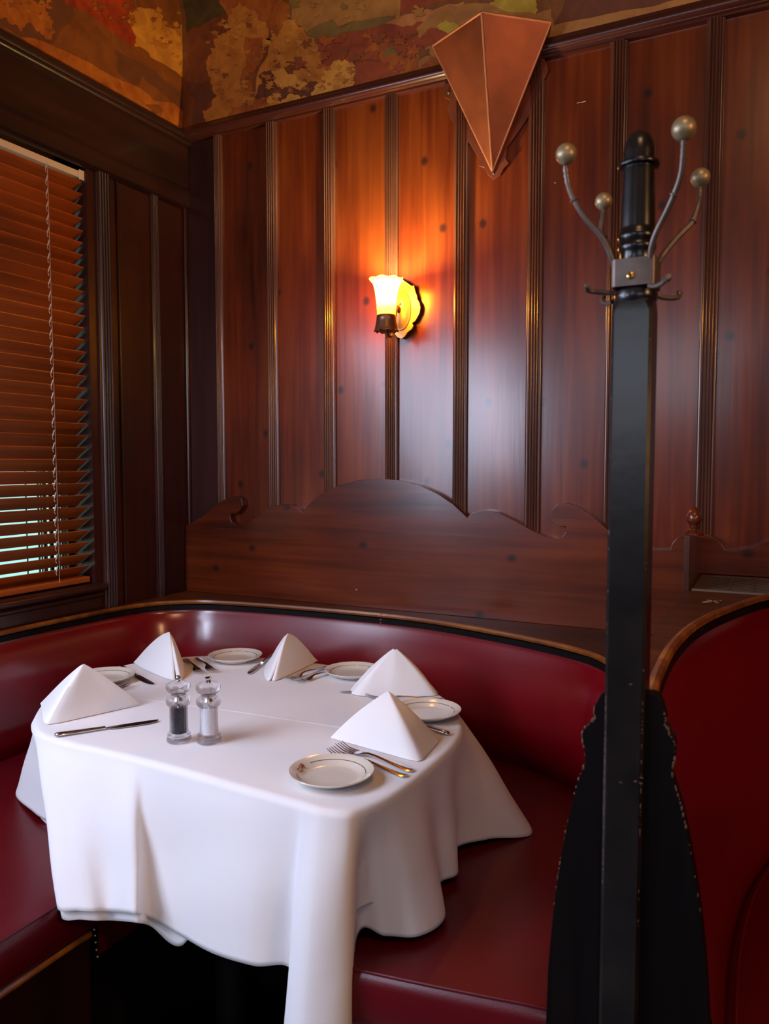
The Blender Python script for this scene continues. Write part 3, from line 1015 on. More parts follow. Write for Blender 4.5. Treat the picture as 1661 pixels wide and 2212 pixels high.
b2 = thing('curved_booth', 'right-hand booth in dark red vinyl with a curved high back, cut by the frame', 'booth', (2.3, -0.8, 0))
bm = B()
prof2 = [(0.004, L2 - 0.012), (0.006, L2 - 0.024), (0.014, L2 - 0.034), (0.022, 0.98), (0.040, 0.86), (0.062, 0.74), (0.085, 0.64), (0.100, 0.58), (0.104, 0.55), (0.095, 0.525), (0.09, 0.42)]
grid(bm, [[p + n * d + Vector((0, 0, z)) for d, z in prof2] for p, n in zip(p2, n2)])
at_world(obj('backrest', bm, M['vinyl'], smooth=60), b2)
bm = B()
sweep(bm, p2, n2, [(0.0, L2 - 0.010), (0.009, L2 - 0.012), (0.010, L2 - 0.026), (0.0, L2 - 0.028)])
at_world(obj('top_rail', bm, M['blackwood']), b2)
bm = B()
inn2 = resample([Vector((2.44, -1.235, 0)), Vector((2.44, -0.85, 0)), Vector((2.55, -0.72, 0)), Vector((3.1, -0.68, 0))], 80)
rows = []
for a, p, n in zip(inn2, p2, n2):
    o2 = p + n * 0.096
    o2.y = max(o2.y, -1.235)
    rows.append([o2.lerp(a, t) + Vector((0, 0, z)) for t, z in ((0, 0.535), (0.015, 0.555), (0.04, 0.563), (0.15, 0.566), (0.6, 0.55), (0.95, 0.50), (1, 0.47), (1.0, 0.36))])
V = grid(bm, rows)
bm.faces.new(V[0] + [bm.verts.new((V[0][0].co.x, -1.235, 0.36))])
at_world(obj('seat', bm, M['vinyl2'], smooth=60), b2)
bm = B()
tube(bm, [r[2] + Vector((0, 0, 0.001)) for r in rows], 0.0028, 8)
at_world(obj('piping', bm, M['vinyl2']), b2)
bm = B(); box(bm, 1.92, 2.42, -1.22, -0.75, 0.0, 0.46)
at_world(obj('base_panel', bm, M['dark'], smooth=0), b2)

# finial post and side cheek where the two boards meet
fp = thing('finial_post', 'low dark wooden post with acorn finial beside the vent grille', 'post', (1.77, -0.17, L2))
bm = B()
pf = [(-0.330, L2), (-0.331, 1.10), (-0.330, 1.178), (-0.325, 1.182), (-0.0285, 1.150), (-0.0285, L2)]
poly_extrude(bm, [Vector((1.762, y, z)) for y, z in pf], (0.012, 0, 0))
at_world(obj('cheek', bm, M['batten'], bevel=0.001, smooth=0), fp)
bm = B()
acorn = [(0.0, -0.004), (0.026, -0.004), (0.026, 0.002), (0.020, 0.007), (0.012, 0.010), (0.010, 0.014), (0.0125, 0.018), (0.0125, 0.021), (0.010, 0.023), (0.013, 0.026), (0.018, 0.032), (0.0200, 0.040), (0.0185, 0.050), (0.013, 0.062), (0.006, 0.070), (0, 0.072)]
lathe(bm, [(r * 0.92, z * 0.95) for r, z in acorn], (1.768, -0.17, 1.170), 28)
at_world(obj('finial', bm, M['board']), fp)

# vent grille on the ledge
vg = thing('vent_grille', 'flat metal vent grille with rows of narrow slots let into the right ledge', 'vent', (2.1, -0.18, L2))
g0x, g1x, g0y, g1y = 1.780, 2.62, -0.325, -0.045
bm = B()
zt = L2 + 0.0024
box(bm, g0x, g1x, g0y, g0y + 0.012, L2, zt + 0.002)
box(bm, g0x, g1x, g1y - 0.02, g1y, L2, zt)
box(bm, g0x, g0x + 0.03, g0y + 0.012, g1y - 0.02, L2, zt)
box(bm, g1x - 0.03, g1x, g0y + 0.012, g1y - 0.02, L2, zt)
xx = g0x + 0.03
while xx < g1x - 0.05:
    box(bm, xx + 0.043, xx + 0.050, g0y + 0.012, g1y - 0.02, L2, zt)
    xx += 0.05
at_world(obj('grille_frame', bm, M['vent'], smooth=0), vg)
bm = B()
yy = g0y + 0.016
while yy < g1y - 0.024:
    box(bm, g0x + 0.03, g1x - 0.03, yy, yy + 0.006, L2 + 0.0014, L2 + 0.0020)
    yy += 0.0165
at_world(obj('louvres', bm, M['vent'], smooth=0), vg)
bm = B(); box(bm, g0x + 0.01, g1x - 0.01, g0y + 0.005, g1y - 0.005, L2 + 0.0002, L2 + 0.0008)
at_world(obj('backing', bm, M['hole'], smooth=0), vg)
# white chips on ledge
bm = B()
rnd = random.Random(3)
for k in range(16):
    p = at(1519 + rnd.uniform(0, 42), 1299 + rnd.uniform(-2.5, 3), 2, L2 + 0.0012)
    if 1536 < (1519 + 0) : pass
    s = rnd.uniform(0.0015, 0.004)
    bm.faces.new([bm.verts.new(p + Vector((a * s * 1.6, b_ * s, 0))) for a, b_ in ((-1, -.6), (.7, -1), (1, .5), (-.4, 1))])
obj('paint_chip', bm, M['chip'], led2, smooth=0)

# ================================================================ COAT STAND
cs = thing('coat_stand', 'tall black wooden coat stand with ball-tipped hooks, in front of the red booths', 'coat stand', (1.79, -1.25, 0))
bm = B()
x0, x1, y0, y1 = 1.764, 1.813, -1.275, -1.226
rows = []
for z, s in ((0, 1.0), (1.535, 1.0), (1.548, 0.97), (1.556, 0.90)):
    cx, cy, hx = (x0 + x1) / 2, (y0 + y1) / 2, (x1 - x0) / 2 * s
    ch = 0.004 + (1 - s) * 0.16
    pts = []
    for sx, sy in ((1, -1), (1, 1), (-1, 1), (-1, -1)):
        a, b_ = Vector((sx * hx, sy * (hx - ch))), Vector((sx * (hx - ch), sy * hx))
        pts += [a, b_] if sx * sy < 0 and False else ([a, b_] if sx == sy else [b_, a])
    pts = sorted(pts, key=lambda q: atan2(q.y, q.x))
    rows.append([Vector((cx + q.x, cy + q.y, z)) for q in pts])
V = grid(bm, rows, True)
bm.faces.new(V[0]); bm.faces.new(V[-1])
at_world(obj('post', bm, M['black'], smooth=30), cs)
c0 = (1.7895, -1.2505, 0)
bm = B()
prof = [(0.0, 1.545), (0.022, 1.545), (0.0255, 1.550), (0.0265, 1.556), (0.0255, 1.562), (0.022, 1.564), (0.020, 1.566), (0.0205, 1.60), (0.0200, 1.608), (0.0215, 1.611), (0.0232, 1.615), (0.0225, 1.620), (0.021, 1.6215),
        (0.0228, 1.625), (0.0238, 1.629), (0.0225, 1.633), (0.0212, 1.635), (0.0212, 1.64), (0.0205, 1.67), (0.0192, 1.710), (0.0192, 1.7125), (0.0245, 1.7135), (0.0255, 1.7155), (0.0245, 1.718), (0.0188, 1.7195),
        (0.0186, 1.722), (0.0192, 1.730), (0.0180, 1.741), (0.0145, 1.750), (0.008, 1.756), (0.0, 1.7585)]
lathe(bm, prof, c0, 40)
at_world(obj('turned_top', bm, M['black'], smooth=50), cs)
bm = B()
hw = 0.0262
pr = []
for sx, sy in ((1, 1), (-1, 1), (-1, -1), (1, -1)):
    a0 = {(1, 1): 0, (-1, 1): 90, (-1, -1): 180, (1, -1): 270}[(sx, sy)]
    for k in range(5):
        aa = radians(a0 + 90 * k / 4)
        pr.append((sx * (hw - 0.006) + 0.006 * cos(aa), sy * (hw - 0.006) + 0.006 * sin(aa)))
rows = [[Vector((c0[0] + a * s, c0[1] + b_ * s, z)) for a, b_ in pr] for z, s in ((1.5655, 0.90), (1.5655, 1), (1.5985, 1), (1.5985, 0.90))]
grid(bm, rows, True)
col = at_world(obj('collar', bm, M['iron'], smooth=40), cs)
bm = B()
sp = at(1362, 595, 1, c0[1] - hw - 0.0005)
rows = [[Vector((sp.x + r * cos(k * pi / 8), sp.y - h, sp.z + r * sin(k * pi / 8))) for k in range(16)] for r, h in ((0.0048, 0), (0.0045, 0.0012), (0.003, 0.0022), (0.0001, 0.0026))]
grid(bm, rows, True)
at_world(obj('screw', bm, M['brass']), cs)
bm = B()
box(bm, sp.x - 0.0025, sp.x + 0.0025, sp.y - 0.0030, sp.y - 0.0024, sp.z - 0.0005, sp.z + 0.0005)
box(bm, sp.x - 0.0005, sp.x + 0.0005, sp.y - 0.0030, sp.y - 0.0024, sp.z - 0.0025, sp.z + 0.0025)
at_world(obj('screw_slot', bm, M['hole'], smooth=0), cs)
def px3(lst, y0_, y1_):
    out = []
    n = len(lst)
    for i, (x, y) in enumerate(lst):
        out.append(at(x, y, 1, y0_ + (y1_ - y0_) * i / (n - 1)))
    return out
arms = [
    ([(1328, 582), (1322, 560), (1308, 527), (1290, 500), (1263, 470), (1240, 432), (1226, 395), (1221, 358)], -1.262, -1.300, 0.0126, (1223, 333), 5),
    ([(1405, 575), (1406, 540), (1416, 505), (1438, 460), (1456, 420), (1470, 380), (1475, 340), (1477, 300)], -1.270, -1.325, 0.0132, (1477, 278), 4),
    ([(1422, 570), (1432, 550), (1455, 522), (1478, 498), (1496, 478), (1508, 445), (1512, 425), (1513, 402)], -1.236, -1.190, 0.0118, (1513, 384), 4),
    ([(1328, 575), (1322, 548), (1312, 525), (1304, 515), (1299, 500), (1300, 480), (1302, 465), (1304, 450)], -1.236, -1.190, 0.0112, (1304, 435), 3),
]
for pts, ya, yb, rb_, bp_, kn in arms:
    P = cr(px3(pts, ya, yb), 6)
    n = len(P)
    bm = B()
    tube(bm, P, [0.0034 + 0.0004 * sin(pi * i / n) - 0.0006 * i / n for i in range(n)], 12)
    i = kn * 6
    d = (P[i + 1] - P[i - 1]).normalized()
    tube(bm, [P[i] - d * 0.0018, P[i] - d * 0.0006, P[i] + d * 0.0006, P[i] + d * 0.0018], [0.0034, 0.0052, 0.0052, 0.0034], 12)
    for q in (n - 7, n - 5, n - 3):
        tube(bm, [P[q], P[q + 1]], 0.0034, 10)
    arm = at_world(obj('hook_arm', bm, M['iron']), cs)
    bm = B()
    sphere(bm, at(bp_[0], bp_[1], 1, yb), rb_, 20)
    o = obj('ball_tip', bm, M['brassball'])
    o.parent = arm
for pts, ya, yb in [([(1325, 634), (1300, 632), (1280, 630), (1269, 627), (1267, 620), (1270, 615)], -1.255, -1.285),
                    ([(1402, 617), (1415, 618), (1428, 613), (1438, 605), (1444, 602), (1444, 597)], -1.276, -1.305),
                    ([(1412, 628), (1424, 640), (1440, 644), (1458, 644), (1466, 640), (1467, 631)], -1.235, -1.215),
                    ([(1322, 652), (1314, 656), (1306, 655), (1302, 650), (1301, 646), (1303, 641)], -1.232, -1.205)]:
    P = cr(px3(pts, ya, yb), 5)
    n = len(P)
    bm = B()
    tube(bm, P, [0.0030] * (n - 4) + [0.0033, 0.0038, 0.0040, 0.0034], 10)
    at_world(obj('small_hook', bm, M['iron']), cs)
bpx = [(1313, 1494), (1303, 1496), (1296, 1503), (1290, 1516), (1284, 1526), (1283, 1540), (1287, 1552), (1278, 1558), (1273, 1566), (1262, 1573), (1257, 1584), (1258, 1600), (1263, 1622), (1264, 1650), (1254, 1672),
       (1247, 1690), (1238, 1725), (1226, 1775), (1214, 1835), (1204, 1900), (1196, 1960), (1190, 2020), (1184, 2090), (1179, 2212)]
bR = [(1405, 1500), (1412, 1501), (1422, 1508), (1430, 1524), (1434, 1540), (1438, 1555), (1434, 1566), (1444, 1578), (1446, 1590), (1454, 1598), (1458, 1614), (1457, 1640), (1452, 1660), (1452, 1682), (1462, 1712),
      (1472, 1745), (1483, 1795), (1494, 1855), (1505, 1920), (1514, 1985), (1521, 2050), (1527, 2120), (1532, 2212)]
yb_ = -1.262
L_ = [at(x, y, 1, yb_) for x, y in bpx]
R_ = [at(x, y, 1, yb_) for x, y in bR]
L_ += [Vector((L_[-1].x - 0.004, yb_, 0.45)), Vector((L_[-1].x - 0.005, yb_, 0.0))]
R_ += [Vector((R_[-1].x + 0.006, yb_, 0.50)), Vector((R_[-1].x + 0.008, yb_, 0.0))]
bm = B()
poly_extrude(bm, L_ + R_[::-1], (0, 0.024, 0))
at_world(obj('scrolled_foot_board', bm, M['blackwood'], smooth=30, bevel=0.0015), cs)
# bare wood on worn arrises, plus edge highlights painted as extra pale spots
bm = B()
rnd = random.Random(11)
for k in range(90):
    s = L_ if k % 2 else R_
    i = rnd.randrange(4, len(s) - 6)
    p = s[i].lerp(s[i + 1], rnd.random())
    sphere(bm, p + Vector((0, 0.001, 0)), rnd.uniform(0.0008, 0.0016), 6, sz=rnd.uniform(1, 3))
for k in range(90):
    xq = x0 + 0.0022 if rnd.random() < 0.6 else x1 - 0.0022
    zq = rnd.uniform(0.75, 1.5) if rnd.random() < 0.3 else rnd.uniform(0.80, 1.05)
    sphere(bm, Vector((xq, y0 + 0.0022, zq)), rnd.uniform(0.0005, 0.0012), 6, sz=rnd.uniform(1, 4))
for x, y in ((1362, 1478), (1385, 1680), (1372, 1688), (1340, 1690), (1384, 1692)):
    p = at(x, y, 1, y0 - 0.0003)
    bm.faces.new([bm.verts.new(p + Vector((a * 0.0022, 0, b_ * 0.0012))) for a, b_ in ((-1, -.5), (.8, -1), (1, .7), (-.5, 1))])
at_world(obj('wear_and_glint_spot', bm, M['wear_glint']), cs)['kind'] = 'stuff'

# ================================================================ COPPER UPLIGHTER
ul = thing('wall_uplighter', 'large copper wall light shaped like an upside-down pyramid, on the picture rail', 'wall light', (1.175, 0, 2.4))
Lp, Rp, Fp, Tp = Vector((1.002, -0.062, 2.583)), Vector((1.357, -0.062, 2.563)), Vector((1.197, -0.182, 2.571)), Vector((1.177, -0.022, 2.205))
Lw, Rw, Tw = Vector((1.015, -0.012, 2.58)), Vector((1.340, -0.012, 2.56)), Vector((1.177, -0.012, 2.20))
bm = B()
vv = {k: bm.verts.new(p) for k, p in dict(L=Lp, R=Rp, F=Fp, T=Tp, l=Lw, r=Rw, t=Tw).items()}
for f in (('L', 'F', 'T'), ('F', 'R', 'T'), ('l', 'L', 'T', 't'), ('R', 'r', 't', 'T')):
    bm.faces.new([vv[q] for q in f])
at_world(obj('shade', bm, M['copper'], smooth=0, solid=0.003), ul)
bm = B()
for a, b_ in ((Lp, Fp), (Fp, Rp), (Lp, Tp), (Rp, Tp), (Fp, Tp)):
    tube(bm, [a, a.lerp(b_, .5), b_], 0.0034, 8)
at_world(obj('seam', bm, M['copper_edge']), ul)
bpk = [(960, 182), (957, 195), (960, 210), (972, 216), (966, 235), (972, 256), (988, 278), (1010, 304), (1028, 332), (1040, 348), (1034, 358), (1046, 362), (1052, 376), (1066, 387), (1080, 378), (1088, 363), (1099, 352), (1092, 342), (1094, 318),
       (1120, 282), (1148, 240), (1168, 205), (1168, 178), (1178, 166), (1184, 150), (1180, 134), (1170, 126), (1160, 110), (1060, 120)]
bm = B()
poly_extrude(bm, [at(x, y, 1, -0.012) for x, y in bpk], (0, 0.010, 0))
bp = at_world(obj('back_plate', bm, M['copper'], bevel=0.002, smooth=30), ul)
for x, y in ((969, 200), (1169, 146), (1066, 374)):
    bm = B(); p = at(x, y, 1, -0.013)
    sphere(bm, p, 0.0045, 8)
    at_world(obj('screw', bm, M['iron']), ul)
bm = B(); sphere(bm, Vector((1.18, -0.07, 2.50)), 0.022, 12)
at_world(obj('bulb', bm, M['salt']), ul)

# ================================================================ WALL SCONCE (lit)
sx_, sy_ = 0.8765, -0.118
sn = thing('wall_sconce', 'lit wall lamp with flared amber glass shade on an ornate brass back plate', 'wall lamp', (sx_, 0, 1.83))
half = [(866, 603), (876, 608), (884, 614), (890, 618), (894, 616), (895, 622), (897, 630), (901, 640), (901, 645), (906, 654), (908, 664), (906, 676), (901, 686), (897, 693), (890, 698), (893, 704), (889, 711), (880, 718), (874, 727), (867, 732)]
R_half = [at(x, y, 1, -0.019) for x, y in half]
cxp = R_half[0].x
bm = B()
poly_extrude(bm, R_half + [Vector((2 * cxp - p.x, p.y, p.z)) for p in R_half[::-1][1:-1]], (0, 0.006, 0))
at_world(obj('back_plate', bm, M['plate_brass'], bevel=0.0015, smooth=40), sn)
bm = B()
cz = (R_half[0].z + R_half[-1].z) / 2
rows = []
for r, h in ((1.0, 0.0), (0.96, 0.004), (0.9, 0.0045), (0.8, 0.008), (0.5, 0.014), (0.01, 0.017)):
    rows.append([Vector((cxp + 0.036 * r * cos(k * pi / 16), -0.019 - h, cz - 0.004 + 0.064 * r * sin(k * pi / 16))) for k in range(32)])
grid(bm, rows, True)
at_world(obj('oval_boss', bm, M['plate_brass']), sn)
bm = B()
for x, y, r in ((864, 656, 0.0042), (864, 667, 0.002)):
    sphere(bm, at(x, y, 1, -0.037), r, 8)
at_world(obj('screw', bm, M['bronze']), sn)
bm = B()
ap = [Vector((cxp, -0.030, cz - 0.012)), Vector((cxp + 0.003, -0.046, cz + 0.002)), Vector((cxp, -0.056, cz - 0.010)), Vector((cxp - .002, -0.058, cz - 0.035)), Vector((cxp - .003, -0.066, cz - 0.072)), Vector((cxp - 0.001, -0.088, 1.737)), Vector((sx_, -0.108, 1.738)), Vector((sx_, sy_, 1.748))]
P = cr(ap, 6)
tube(bm, P, [0.0062 - 0.002 * i / len(P) for i in range(len(P))], 12)
at_world(obj('arm', bm, M['bronze']), sn)
bm = B()
lathe(bm, [(0.001, 1.724), (0.0035, 1.728), (0.0045, 1.735), (0.006, 1.741), (0.016, 1.746), (0.024, 1.755), (0.025, 1.760)], (sx_, sy_, 0), 28)
lathe(bm, [(0.001, 1.712), (0.0022, 1.715), (0.001, 1.718), (0.003, 1.722), (0.002, 1.726)], (sx_, sy_, 0), 16)
seg = 48
rows = []
for r, z in ((0.0385, 1.7475), (0.0365, 1.751), (0.0345, 1.760), (0.0315, 1.775), (0.0298, 1.786), (0.0305, 1.788), (0.0295, 1.790), (0.0285, 1.796), (0.027, 1.796)):
    rows.append([Vector((sx_ + r * cos(2 * pi * k / seg), sy_ + r * sin(2 * pi * k / seg), z + (0.0025 * cos(12 * 2 * pi * k / seg) if z < 1.75 else 0))) for k in range(seg)])
grid(bm, rows, True)
at_world(obj('cup', bm, M['bronze'], smooth=60), sn)
bm = B()
seg = 64
rows = []
for r, z in ((0.0262, 1.782), (0.0272, 1.800), (0.0290, 1.825), (0.0315, 1.850), (0.0345, 1.870), (0.0385, 1.885), (0.0440, 1.896), (0.0515, 1.903)):
    fl = max(0, (z - 1.86) / 0.043)
    rows.append([Vector((sx_ + r * (1 + 0.05 * fl * cos(8 * 2 * pi * k / seg)) * cos(2 * pi * k / seg), sy_ + r * (1 + 0.05 * fl * cos(8 * 2 * pi * k / seg)) * sin(2 * pi * k / seg), z + 0.002 * fl * sin(8 * 2 * pi * k / seg))) for k in range(seg)])
grid(bm, rows, True)
at_world(obj('glass_shade', bm, M['shade'], smooth=60, solid=0.0015), sn)
bm = B()
lathe(bm, [(0.0, 1.795), (0.010, 1.797), (0.010, 1.806), (0.014, 1.815), (0.0165, 1.828), (0.014, 1.842), (0.007, 1.853), (0.0, 1.86)], (sx_, sy_, 0), 24)
at_world(obj('bulb', bm, M['bulb']), sn)
pl = bpy.data.lights.new('sconce_light', 'POINT')
pl.energy = 30.0
pl.color = (1.0, 0.86, 0.38)
pl.shadow_soft_size = 0.018
po = bpy.data.objects.new('sconce_light', pl)
C.objects.link(po)
po.location = (sx_, sy_, 1.874)

# ================================================================ TABLE AND CLOTH
TZ = 0.75
tb = thing('pedestal_table', 'table hidden under the white tablecloth in the red booth', 'table', (0.82, -0.75, 0))
def hem(x, y, yy):
    return tuple(at(x, y, 1, yy))
cols = [  # outline on top, hem
    ((0.495, -1.100), hem(124, 1960, -1.240)),
    ((0.54, -1.112), hem(168, 1967, -1.236)),
    ((0.60, -1.118), hem(200, 1969, -1.225)),
    ((0.70, -1.118), hem(240, 1969, -1.200)),
    ((0.79, -1.118), hem(292, 1974, -1.212)),
    ((0.835, -1.120), hem(322, 1982, -1.165)),
    ((0.92, -1.124), hem(392, 2022, -1.160)),
    ((1.02, -1.132), hem(462, 2060, -1.180)),
    ((1.12, -1.140), hem(548, 2086, -1.185)),
    ((1.205, -1.146), hem(632, 2100, -1.158)),
    ((1.236, -1.150), (1.215, -1.200, 0.33)),
    ((1.272, -1.152), (1.275, -1.265, 0.20)),
    ((1.312, -1.140), (1.340, -1.200, 0.33)),
    ((1.330, -1.112), (1.302, -1.090, 0.500)),
    ((1.346, -1.070), (1.350, -1.070, 0.505)),
    ((1.354, -1.030), (1.405, -1.045, 0.506)),
    ((1.359, -0.970), (1.425, -0.975, 0.508)),
    ((1.361, -0.900), (1.374, -0.880, 0.512)),
    ((1.361, -0.820), (1.392, -0.825, 0.512)),
    ((1.356, -0.740), (1.352, -0.735, 0.515)),
    ((1.340, -0.660), (1.405, -0.660, 0.515)),
    ((1.302, -0.575), (1.478, -0.580, 0.512)),
    ((1.240, -0.480), (1.345, -0.455, 0.535)),
    ((1.090, -0.350), (1.120, -0.300, 0.56)),
    ((0.900, -0.305), (0.905, -0.262, 0.56)),
    ((0.640, -0.305), (0.635, -0.262, 0.56)),
    ((0.430, -0.350), (0.405, -0.300, 0.56)),
    ((0.290, -0.460), (0.230, -0.425, 0.55)),
    ((0.225, -0.620), (0.160, -0.620, 0.535)),
    ((0.250, -0.790), (0.185, -0.800, 0.520)),
    ((0.318, -0.930), (0.232, -0.950, 0.510)),
    ((0.400, -1.030), (0.385, -1.020, 0.512)),
    ((0.435, -1.062), (0.500, -1.045, 0.502)),
    ((0.470, -1.086), (0.655, -1.150, 0.497)),
]
def skirt(cols, ztop, dz, scale, name, mat, top=True, nseg=10):
    cen = Vector((0.82, -0.75, 0))
    O = cr([cen + (Vector((a[0], a[1], 0)) - cen) * scale for a, b in cols], nseg, True)
    H = cr([(cen.x + (b[0] - cen.x) * scale, cen.y + (b[1] - cen.y) * scale, b[2]) for a, b in cols], nseg, True)
    n = len(O)
    rows = []
    if top:
        for s in (0.02, 0.15, 0.3, 0.45, 0.6, 0.72, 0.82, 0.9, 0.955):
            row = []
            for o_ in O:
                p = cen.lerp(o_, s)
                row.append(Vector((p.x, p.y, ztop)))
            rows.append(row)
    R = 0.014
    outn = []
    for i in range(n):
        t = (O[(i + 1) % n] - O[i - 1]).normalized()
        q = Vector((t.y, -t.x, 0))
        if q.dot(O[i] - cen) < 0:
            q = -q
        outn.append(q)
    for aa in (90, 65, 40, 15, 0):
        a = radians(aa)
        rows.append([O[i] + outn[i] * (R * cos(a) - R) + Vector((0, 0, ztop - R + R * sin(a))) for i in range(n)])
    for t in (0.06, 0.13, 0.21, 0.30, 0.40, 0.50, 0.60, 0.70, 0.80, 0.89, 0.955, 0.97, 1.0):
        row = []
        for i in range(n):
            h = H[i] - Vector((0, 0, dz))
            e = t ** 0.88
            p = O[i].lerp(Vector((h.x, h.y, 0)), e)
            wob = 0.0022 * sin(9 * t + i * 0.11) + 0.003 * sin(i * 0.071 + 2 * t)
            p = p + outn[i] * wob * (1 - t) * t * 3
            row.append(Vector((p.x, p.y, ztop - R + (h.z - (ztop - R)) * t)))
        rows.append(row)
    bm = B()
    V = grid(bm, rows, True)
    if top:
        cvt = bm.verts.new((cen.x, cen.y, ztop))
        for i in range(n):
            bm.faces.new((cvt, V[0][i], V[0][(i + 1) % n]))
    return obj(name, bm, mat, smooth=180, solid=0.0012)
tc_ = tag(skirt(cols, TZ + 0.0015, 0.0, 1.0, 'tablecloth', M['cloth']), 'white linen tablecloth draped over the booth table with a corner hanging in front', 'tablecloth')
def under_hem(a, b):
    if b[1] < -1.02 and b[0] < 1.0:
        return (b[0], b[1], b[2] - 0.022)
    if b[0] > 1.0 or b[1] > -1.0:
        return (a[0] + (b[0] - a[0]) * 0.35, a[1] + (b[1] - a[1]) * 0.35, max(b[2], 0.5) + 0.06)
    return b
under = [(a, under_hem(a, b)) for a, b in cols]
tag(skirt(under, TZ - 0.0025, 0.0, 0.984, 'under_cloth', M['cloth']), 'second white cloth whose hem peeps out below the tablecloth at front left', 'tablecloth')
# pressed fold line across the cloth
bm = B()
P = [at(x, y, 2, TZ + 0.0022) for x, y in ((205, 1497), (300, 1508), (400, 1522), (500, 1535), (620, 1553), (740, 1571))]
rows = []
for p in cr(P, 6):
    rows.append([p + Vector((0, d, h)) for d, h in ((-0.007, -0.0006), (-0.003, 0.0006), (0, 0.0011), (0.003, 0.0006), (0.007, -0.0006))])
grid(bm, rows)
o = obj('fold_crease', bm, M['cloth'], tc_, smooth=180)
# table body
cen = Vector((0.82, -0.75, 0))
O = cr([cen + (Vector((a[0], a[1], 0)) - cen) * 0.955 for a, b in cols], 3, True)
bm = B(); poly_extrude(bm, [p + Vector((0, 0, TZ - 0.006)) for p in O], (0, 0, -0.028))
at_world(obj('table_top', bm, M['dark'], smooth=0), tb)
bm = B(); lathe(bm, [(0.03, 0.03), (0.045, 0.05), (0.04, 0.1), (0.04, 0.66), (0.07, 0.69), (0.16, 0.715)], (0.90, -0.93, 0), 24)
at_world(obj('column', bm, M['blackwood']), tb)
bm = B()
for k in range(4):
    a = k * pi / 2 + 0.4
    tube(bm, [(0.90, -0.93, 0.06), (0.90 + 0.15 * cos(a), -0.93 + 0.15 * sin(a), 0.045), (0.90 + 0.22 * cos(a), -0.93 + 0.22 * sin(a), 0.016)], [0.03, 0.024, 0.016], 10)
at_world(obj('foot', bm, M['blackwood']), tb)

T0 = TZ + 0.0028   # working surface of the cloth

# ---------------------------------------------------------------- plates
def text_mesh(txt, size):
    cu = bpy.data.curves.new('lettering', 'FONT')
    cu.body = txt
    cu.size = size
    cu.align_x = 'CENTER'
    cu.resolution_u = 3
    o = bpy.data.objects.new('lettering', cu)
    C.objects.link(o)
    dg = bpy.context.evaluated_depsgraph_get()
    dg.update()
    me = bpy.data.meshes.new_from_object(o.evaluated_get(dg))
    bpy.data.objects.remove(o)
    return me

PR = 0.081
def plate_h(r):
    t = r / PR
    pts = [(0.0, 0.0045), (0.58, 0.0045), (0.66, 0.006), (0.76, 0.0105), (0.88, 0.0155), (0.97, 0.0185), (1.0, 0.019)]
    for (a, b_), (c, d) in zip(pts, pts[1:]):
        if t <= c:
            return b_ + (d - b_) * (t - a) / (c - a)
    return 0.019

def make_plate():
    pt_ = thing('side_plate', '', '')
    bm = B()
    prof = [(0.0001, 0.0045), (PR * 0.30, 0.0045), (PR * 0.58, 0.0045), (PR * 0.66, 0.006), (PR * 0.76, 0.0105), (PR * 0.88, 0.0155), (PR * 0.96, 0.0183), (PR * 0.99, 0.0190), (PR, 0.0182), (PR * 0.992, 0.0165), (PR * 0.93, 0.0135),
            (PR * 0.80, 0.008), (PR * 0.66, 0.0025), (PR * 0.60, 0.0), (PR * 0.56, 0.0), (PR * 0.55, 0.002), (0.0001, 0.002)]
    lathe(bm, prof, (0, 0, 0), 72)
    obj('dish', bm, M['china'], pt_, smooth=50)
    # ring line with a gap for the writing (writing at local +Y) and the script (local -X side)
    bm = B()
    rl = PR * 0.80
    def arc(a0, a1):
        n = max(4, int((a1 - a0) / 3))
        rows = []
        for i in range(n + 1):
            a = radians(a0 + (a1 - a0) * i / n)
            rows.append([Vector((r * cos(a), r * sin(a), plate_h(r) + 0.0003)) for r in (rl - 0.0007, rl + 0.0007)])
        grid(bm, rows)
    arc(106, 245); arc(297, 360 + 74)
    obj('rim_line', bm, M['line'], pt_, smooth=0)
    me = text_mesh('SINCE 1919', 0.0047)
    for v_ in me.vertices:
        a = radians(90) - v_.co.x / rl
        r = rl - 0.0016 + v_.co.y
        v_.co = (r * cos(a), r * sin(a), plate_h(r) + 0.0004)
    me.materials.clear()
    me.materials.append(M['line'])
    t_ = bpy.data.objects.new('rim_lettering', me)
    C.objects.link(t_)
    t_.parent = pt_
    # looping script emblem
    bm = B()
    scp = [(-13, -1.5), (-14, 1.5), (-11, 3), (-6, 2), (-1, 3), (1, 6), (3, 5), (2, 1), (0, -1), (3, -2), (5, 2), (6, 7), (9, 6), (8, 1), (4, 0), (6, -5), (8, -9)]
    sc2 = [(-15, -4), (-10, -6), (-4, -4), (2, -1), (8, 2)]
    sc3 = [(5, 1), (7, 4), (10, 3), (9, 0), (6, 0), (8, 3)]
    for s_ in (scp, sc2, sc3):
        P = []
        for u, vv_ in s_:
            a = radians(270) - u * 0.0011 / rl
            r = rl + vv_ * 0.00085
            P.append((r * cos(a), r * sin(a), plate_h(r) + 0.0004))
        tube(bm, cr(P, 5), 0.0007, 6)
    obj('script_emblem', bm, M['script'], pt_)
    return pt_

def copy_tree(o, parent=None):
    c = o.copy()
    C.objects.link(c)
    if parent:
        c.parent = parent
    for ch in [q for q in bpy.data.objects if q.parent == o]:
        copy_tree(ch, c)
    return c

def relabel(o, label, cat, group):
    o['label'] = label; o['category'] = cat; o['group'] = group

